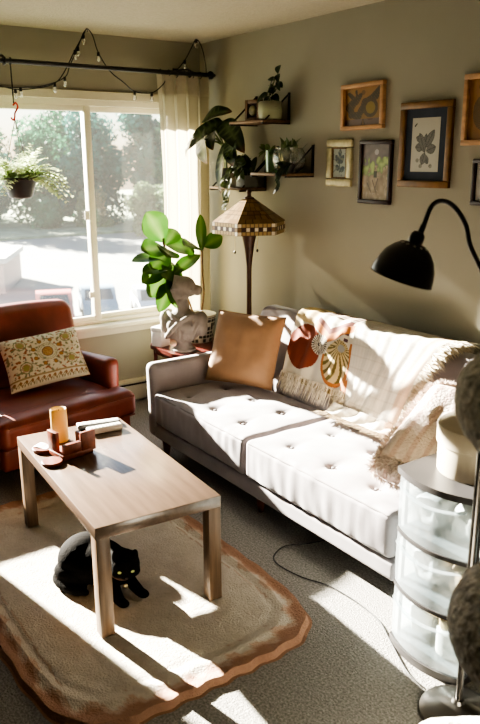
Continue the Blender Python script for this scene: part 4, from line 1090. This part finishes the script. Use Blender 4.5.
t = empty('hat_box', (HBX, HBY, TZ), 'round cream cardboard box with lid on top of the storage tower', 'box')
MB().lathe([(.001, 0), (.130, 0), (.132, .004), (.132, .125), (.001, .125)], (HBX, HBY, TZ), 48).build('box_body', M['hatbox'], t)
MB().lathe([(.1365, .10), (.1385, .102), (.1385, .160), (.1355, .164), (.001, .165)], (HBX, HBY, TZ), 48).build('lid', M['hatbox'], t)

# ------------------------------------------------------------------ gooseneck lamp
PX, PY = 3.385, -1.225
t = empty('gooseneck_floor_lamp', (PX, PY, 0), 'black gooseneck floor lamp with dome shade on a round metal base', 'floor lamp')
MB().lathe([(.001, 0), (.118, 0), (.122, .006), (.118, .016), (.095, .026), (.075, .030), (.045, .044), (.022, .050), (.016, .060), (.001, .062)], (PX, PY, 0), 48).build('base', M['gunmetal'], t)
MB().tube([(PX, PY, .05), (PX, PY, 1.24)], .0105, 12).build('pole', M['gunmetal'], t)
neck = bez([(PX, PY, 1.22), (3.380, -1.225, 1.31), (3.352, -1.25, 1.402), (3.331, -1.276, 1.466), (3.322, -1.288, 1.518), (3.304, -1.314, 1.563), (3.285, -1.341, 1.580), (3.269, -1.363, 1.568), (3.259, -1.378, 1.519), (3.2545, -1.386, 1.495)], 60)
MB().tube(neck, .0062, 10).build('gooseneck', M['shadeblack'], t)
p = V((3.2585, -1.3785, 1.518)); q = V((3.255, -1.385, 1.498)); MB().tube([p, q], .0078, 10).build('neck_collar', M['shadeblack'], t)
hv = V((.5763, .8172, 0)); axd = (hv * -.30 + V((0, 0, -.95)) + V((.788, -.554, 0)) * -.06).normalized(); c0 = V((3.2535, -1.3875, 1.502))
Xs = MX.Translation(c0) @ rot_to(axd).to_4x4()
MB().lathe([(.001, 0), (.012, .001), (.018, .008), (.020, .022), (.019, .034)], n=28, X=Xs, cap=False).build('shade_cap', M['shadeblack'], t)
dome = [(.018, .031), (.032, .035), (.050, .047), (.066, .066), (.077, .090), (.083, .115), (.084, .128), (.086, .130), (.083, .130), (.081, .114), (.074, .088), (.062, .064), (.046, .046), (.018, .035)]
MB().lathe(dome, n=48, X=Xs, cap=False).build('lamp_shade', M['shadeblack'], t)
for i in range(12):
    a = i * pi / 6; pp = Xs @ V((.036 * cos(a), .036 * sin(a), .0365)); pn = (Xs.to_3x3() @ V((.5 * cos(a), .5 * sin(a), -.85)))
    MB().ell(pp, (.0042, .0042, .0012), 8, rot=rot_to(pn)).build('vent_light_disc', M['holewhite'], t)  # pale discs stand for light showing through the vents
MB().ell(Xs @ V((0, 0, .085)), (.026, .026, .032), 14).build('bulb', M['remotewhite'], t)

# ------------------------------------------------------------------ cat tree at the frame's right edge
KX, KY = 3.915, -1.68
t = empty('cat_tree', (KX, KY, 0), 'grey plush cat tree with two round perches above a white cubby', 'cat tree', rz=R_(57))
def fuzz(o, p): return V([.006 * noise.noise((o.x * 40 + k * 7, o.y * 40, o.z * 40)) for k in range(3)])
MB().rbox((0, 0, .225), (.42, .42, .45), .05, 10, fuzz).build('cubby', M['whiteplush'], t, world=False)
MB().tube([(0, 0, .44), (0, 0, 1.18)], .045, 20).build('post', M['sisal'], t, world=False)
def perch(z, r_, hh):
    m = MB(); pr = []
    for i in range(13): a = -pi / 2 + pi * i / 12; pr.append((r_ - hh / 2 + hh / 2 * cos(a), z + hh / 2 * sin(a)))
    m.lathe([(.001, z - hh / 2)] + pr + [(r_ - hh * .8, z + hh * .38), (r_ * .5, z + hh * .05), (.001, z + hh * .05)], n=64, cap=False)
    m.v = [p + p.normalized() * .006 * noise.noise(p * 35) for p in m.v]
    return m.build('perch', M['plush'], t, world=False)
perch(1.262, .225, .20); perch(.80, .205, .23)

# ------------------------------------------------------------------ outside: street, cars, trees
GZ = -5.8
o = MB().b2((-140, -90, GZ - .4), (-1.5, 140, GZ)).build('street_ground', M['asphalt'], smooth=False, kind='structure')
o = MB().b2((-160, -20, GZ), (-66, 140, GZ + .25)).build('grass_bank', M['grassy'], smooth=False, kind='structure')
def tree(name, x, y, h, r_, mt, label, n=7000, lo=.12, leaf_s=.62, group=None):
    t = empty(name, (x, y, GZ), label, 'tree' if 'tree' in name else 'bush', group='trees across the street' if 'tree' in name else 'bushes by the road')
    m = MB(); cl = []
    for i in range(22):
        a = ru(0, 2 * pi); q = sqrt(rnd()); z = ru(lo, .9) * h; rr = r_ * (1 - .55 * (z / h) ** 1.5)
        cl.append((V((x + q * rr * .75 * cos(a), y + q * rr * .75 * sin(a), GZ + z)), ru(.30, .5) * r_))
    for i in range(n):
        c_, cr = random.choice(cl); d = V((random.gauss(0, 1), random.gauss(0, 1), random.gauss(0, 1))).normalized(); p = c_ + d * cr * ru(.7, 1.05)
        if p.z < GZ + .1: p.z = GZ + .1
        s_ = ru(.6, 1.3) * leaf_s; a = V((ru(-1, 1), ru(-1, 1), ru(-1, 1))).normalized(); b = a.cross(d + V((.01, 0, 0))).normalized()
        m.add([p - a * s_ * .5, p + b * s_ * .3, p + a * s_ * .5, p - b * s_ * .3], [(0, 1, 2, 3)])
    m.build('foliage', mt, t, smooth=False)
    MB().tube([(x, y, GZ), (x + .1, y, GZ + h * .4), (x, y + .1, GZ + h * .75)], [.04 * h, .03 * h, .01 * h], 8).build('trunk', M['bark'], t)
    return t
T1, T2, BU = M['treeleaf'], M['treeleaf2'], M['bushleaf']
tree('leafy_tree', -80.3, 20.3, 12.3, 5.4, T2, 'tall blue-green tree at the far left edge of the window view', group=None)
tree('leafy_tree', -81.8, 29.2, 11.4, 5.1, T1, 'broad green tree across the street behind the hanging fern')
tree('leafy_tree', -77.3, 33.7, 12.9, 4.8, T2, 'dark blue-green tree just left of the window mullion')
tree('leafy_tree', -68.3, 36.2, 13.5, 3.9, T2, 'tall tree filling the glass just right of the mullion')
tree('leafy_tree', -63.8, 38.3, 12.9, 3.9, T1, 'green tree in the middle of the right window pane')
tree('leafy_tree', -59.3, 41.2, 13.2, 4.2, T2, 'tall green tree partly behind the sheer curtain')
tree('leafy_tree', -92.3, 24.7, 12.6, 6.3, T1, 'hazy tree rising behind the others at left')
tree('leafy_tree', -89.3, 35.2, 13.5, 6.3, T1, 'hazy tree rising behind the others near the mullion')
tree('leafy_tree', -75.8, 44.9, 13.8, 6.0, T1, 'hazy tree rising behind the right pane trees')
tree('round_bush', -61.5, 32.3, 5.4, 2.5, BU, 'pale round bush beside the road just right of the mullion', 4000, .1, .42)
tree('round_bush', -57.8, 33.4, 4.8, 2.4, BU, 'pale bush by the road in the right pane centre', 4000, .1, .42)
tree('round_bush', -72.0, 31.1, 3.9, 2.2, BU, 'low yellow-green bush left of the mullion', 3500, .1, .42)
tree('round_bush', -73.5, 26.6, 3.3, 2.1, T1, 'low dark bush beside the pale building', 3500, .1, .42)
# building
t = empty('pale_building', (-41, 10.2, GZ), 'low pale flat-roofed building by the road at left of the window', 'building', rz=R_(-28))
MB().b2((-3, -6, 0), (3, 1.6, 1.75)).build('building_wall', M['stucco2'], t, world=False, smooth=False)
MB().b2((-3.2, -6.2, 1.75), (3.2, 1.8, 2.05)).build('roof', M['stucco'], t, world=False, smooth=False)
MB().b2((2.98, -1.6, .6), (3.03, 0.4, 1.3)).build('window', M['carglass'], t, world=False, smooth=False)
def car(x, y, rz, paint, label):
    t = empty('parked_car', (x, y, GZ), label, 'car', rz=rz, group='cars parked in the street')
    pr = [(-2.1, .35), (-2.15, .75), (-1.95, .95), (-1.45, 1.0), (-.9, 1.42), (.45, 1.45), (1.05, 1.02), (1.95, .86), (2.1, .65), (2.1, .35)]
    X = MX.Rotation(pi / 2, 4, 'X')
    MB().prism(pr, -.82, .82, X).build('car_body', paint, t, world=False, ang=50)
    wn = [(-1.2, 1.02), (-.85, 1.36), (.4, 1.39), (.88, 1.04)]
    MB().prism(wn, -.835, .835, X).build('car_window', M['carglass'], t, world=False, smooth=False)
    MB().add([(-1.53, -.68, 1.0), (-1.53, .68, 1.0), (-.99, .62, 1.40), (-.99, -.62, 1.40)], [(0, 1, 2, 3)]).add([(1.13, -.68, 1.01), (1.13, .68, 1.01), (.55, .62, 1.425), (.55, -.62, 1.425)], [(0, 1, 2, 3)]).build('windscreen', M['carglass'], t, world=False, smooth=False)
    for sx in (-1.3, 1.3):
        for s_ in (-1, 1): MB().lathe([(.001, -.1), (.3, -.1), (.32, -.06), (.32, .06), (.3, .1), (.001, .1)], n=18, X=MX.Translation(V((sx, s_ * .76, .32))) @ MX.Rotation(pi / 2, 4, 'X'), cap=False).build('wheel', M['tyre'], t, world=False)
    return t
car(-28.4, 9.6, R_(-20), M['carred'], 'red parked car seen through the left pane near the mullion')
car(-28.6, 11.9, R_(-20), M['carblue'], 'blue-grey parked car beside the red one outside the window')
car(-26.9, 14.0, R_(-20), M['carwhite'], 'white parked car beyond the mullion in the right pane')
car(-34.0, 6.2, R_(62), M['carwhite'], 'white parked car low at the left of the window view')

# ------------------------------------------------------------------ light
sun = bpy.data.lights.new('sun', 'SUN'); sun.energy = 76.0; sun.angle = R_(.7); sun.color = (1.0, .915, .78)
so = bpy.data.objects.new('sun', sun); COL.objects.link(so)
az, el = R_(10.7), R_(19.9)
so.rotation_euler = V((cos(az) * cos(el), sin(az) * cos(el), -sin(el))).to_track_quat('-Z', 'Y').to_euler()
so.location = (-8, -3, 5)
wd = bpy.data.worlds.new('sky'); scene.world = wd; wd.use_nodes = True
N, L = wd.node_tree.nodes, wd.node_tree.links
sk = N.new('ShaderNodeTexSky'); sk.sky_type = 'NISHITA'; sk.sun_disc = False; sk.sun_elevation = R_(38); sk.sun_rotation = R_(-90 - 11.5); sk.dust_density = 1.2; sk.air_density = 1.0
L.new(sk.outputs[0], N['Background'].inputs[0]); N['Background'].inputs[1].default_value = .24
pt = bpy.data.lights.new('window_portal', 'AREA'); pt.shape = 'RECTANGLE'; pt.size = WZ1 - WZ0; pt.size_y = WY1 - WY0; pt.cycles.is_portal = True
po = bpy.data.objects.new('window_portal', pt); COL.objects.link(po); po.location = (-.16, (WY0 + WY1) / 2, (WZ0 + WZ1) / 2); po.rotation_euler = (0, -pi / 2, 0)

# ------------------------------------------------------------------ camera
cam = bpy.data.cameras.new('camera'); cam.sensor_fit = 'HORIZONTAL'; cam.sensor_width = 36; cam.lens = 36 * 733.7 / 480
co = bpy.data.objects.new('camera', cam); COL.objects.link(co)
F = V((-.78803664, .55444513, -.26756094)); Rr = V((.57632257, .81721263, -.00397566)); U = V((-.21644989, .15733437, .96353274))
mt = MX((Rr, U, -F)).transposed().to_4x4(); mt.translation = V((4.56877256, -2.88792413, 1.68851704)); co.matrix_world = mt
cam.clip_start = .05; cam.clip_end = 400
cam.dof.use_dof = True; cam.dof.focus_distance = 3.6; cam.dof.aperture_fstop = 5.6
scene.camera = co
vs = scene.view_settings
vs.view_transform = 'AgX'; vs.look = 'AgX - High Contrast'; vs.exposure = 0.42
scene.cycles.max_bounces = 10; scene.cycles.diffuse_bounces = 6; scene.cycles.transparent_max_bounces = 16; scene.cycles.transmission_bounces = 6
scene.cycles.caustics_reflective = False; scene.cycles.caustics_refractive = False
scene.cycles.sample_clamp_indirect = 6
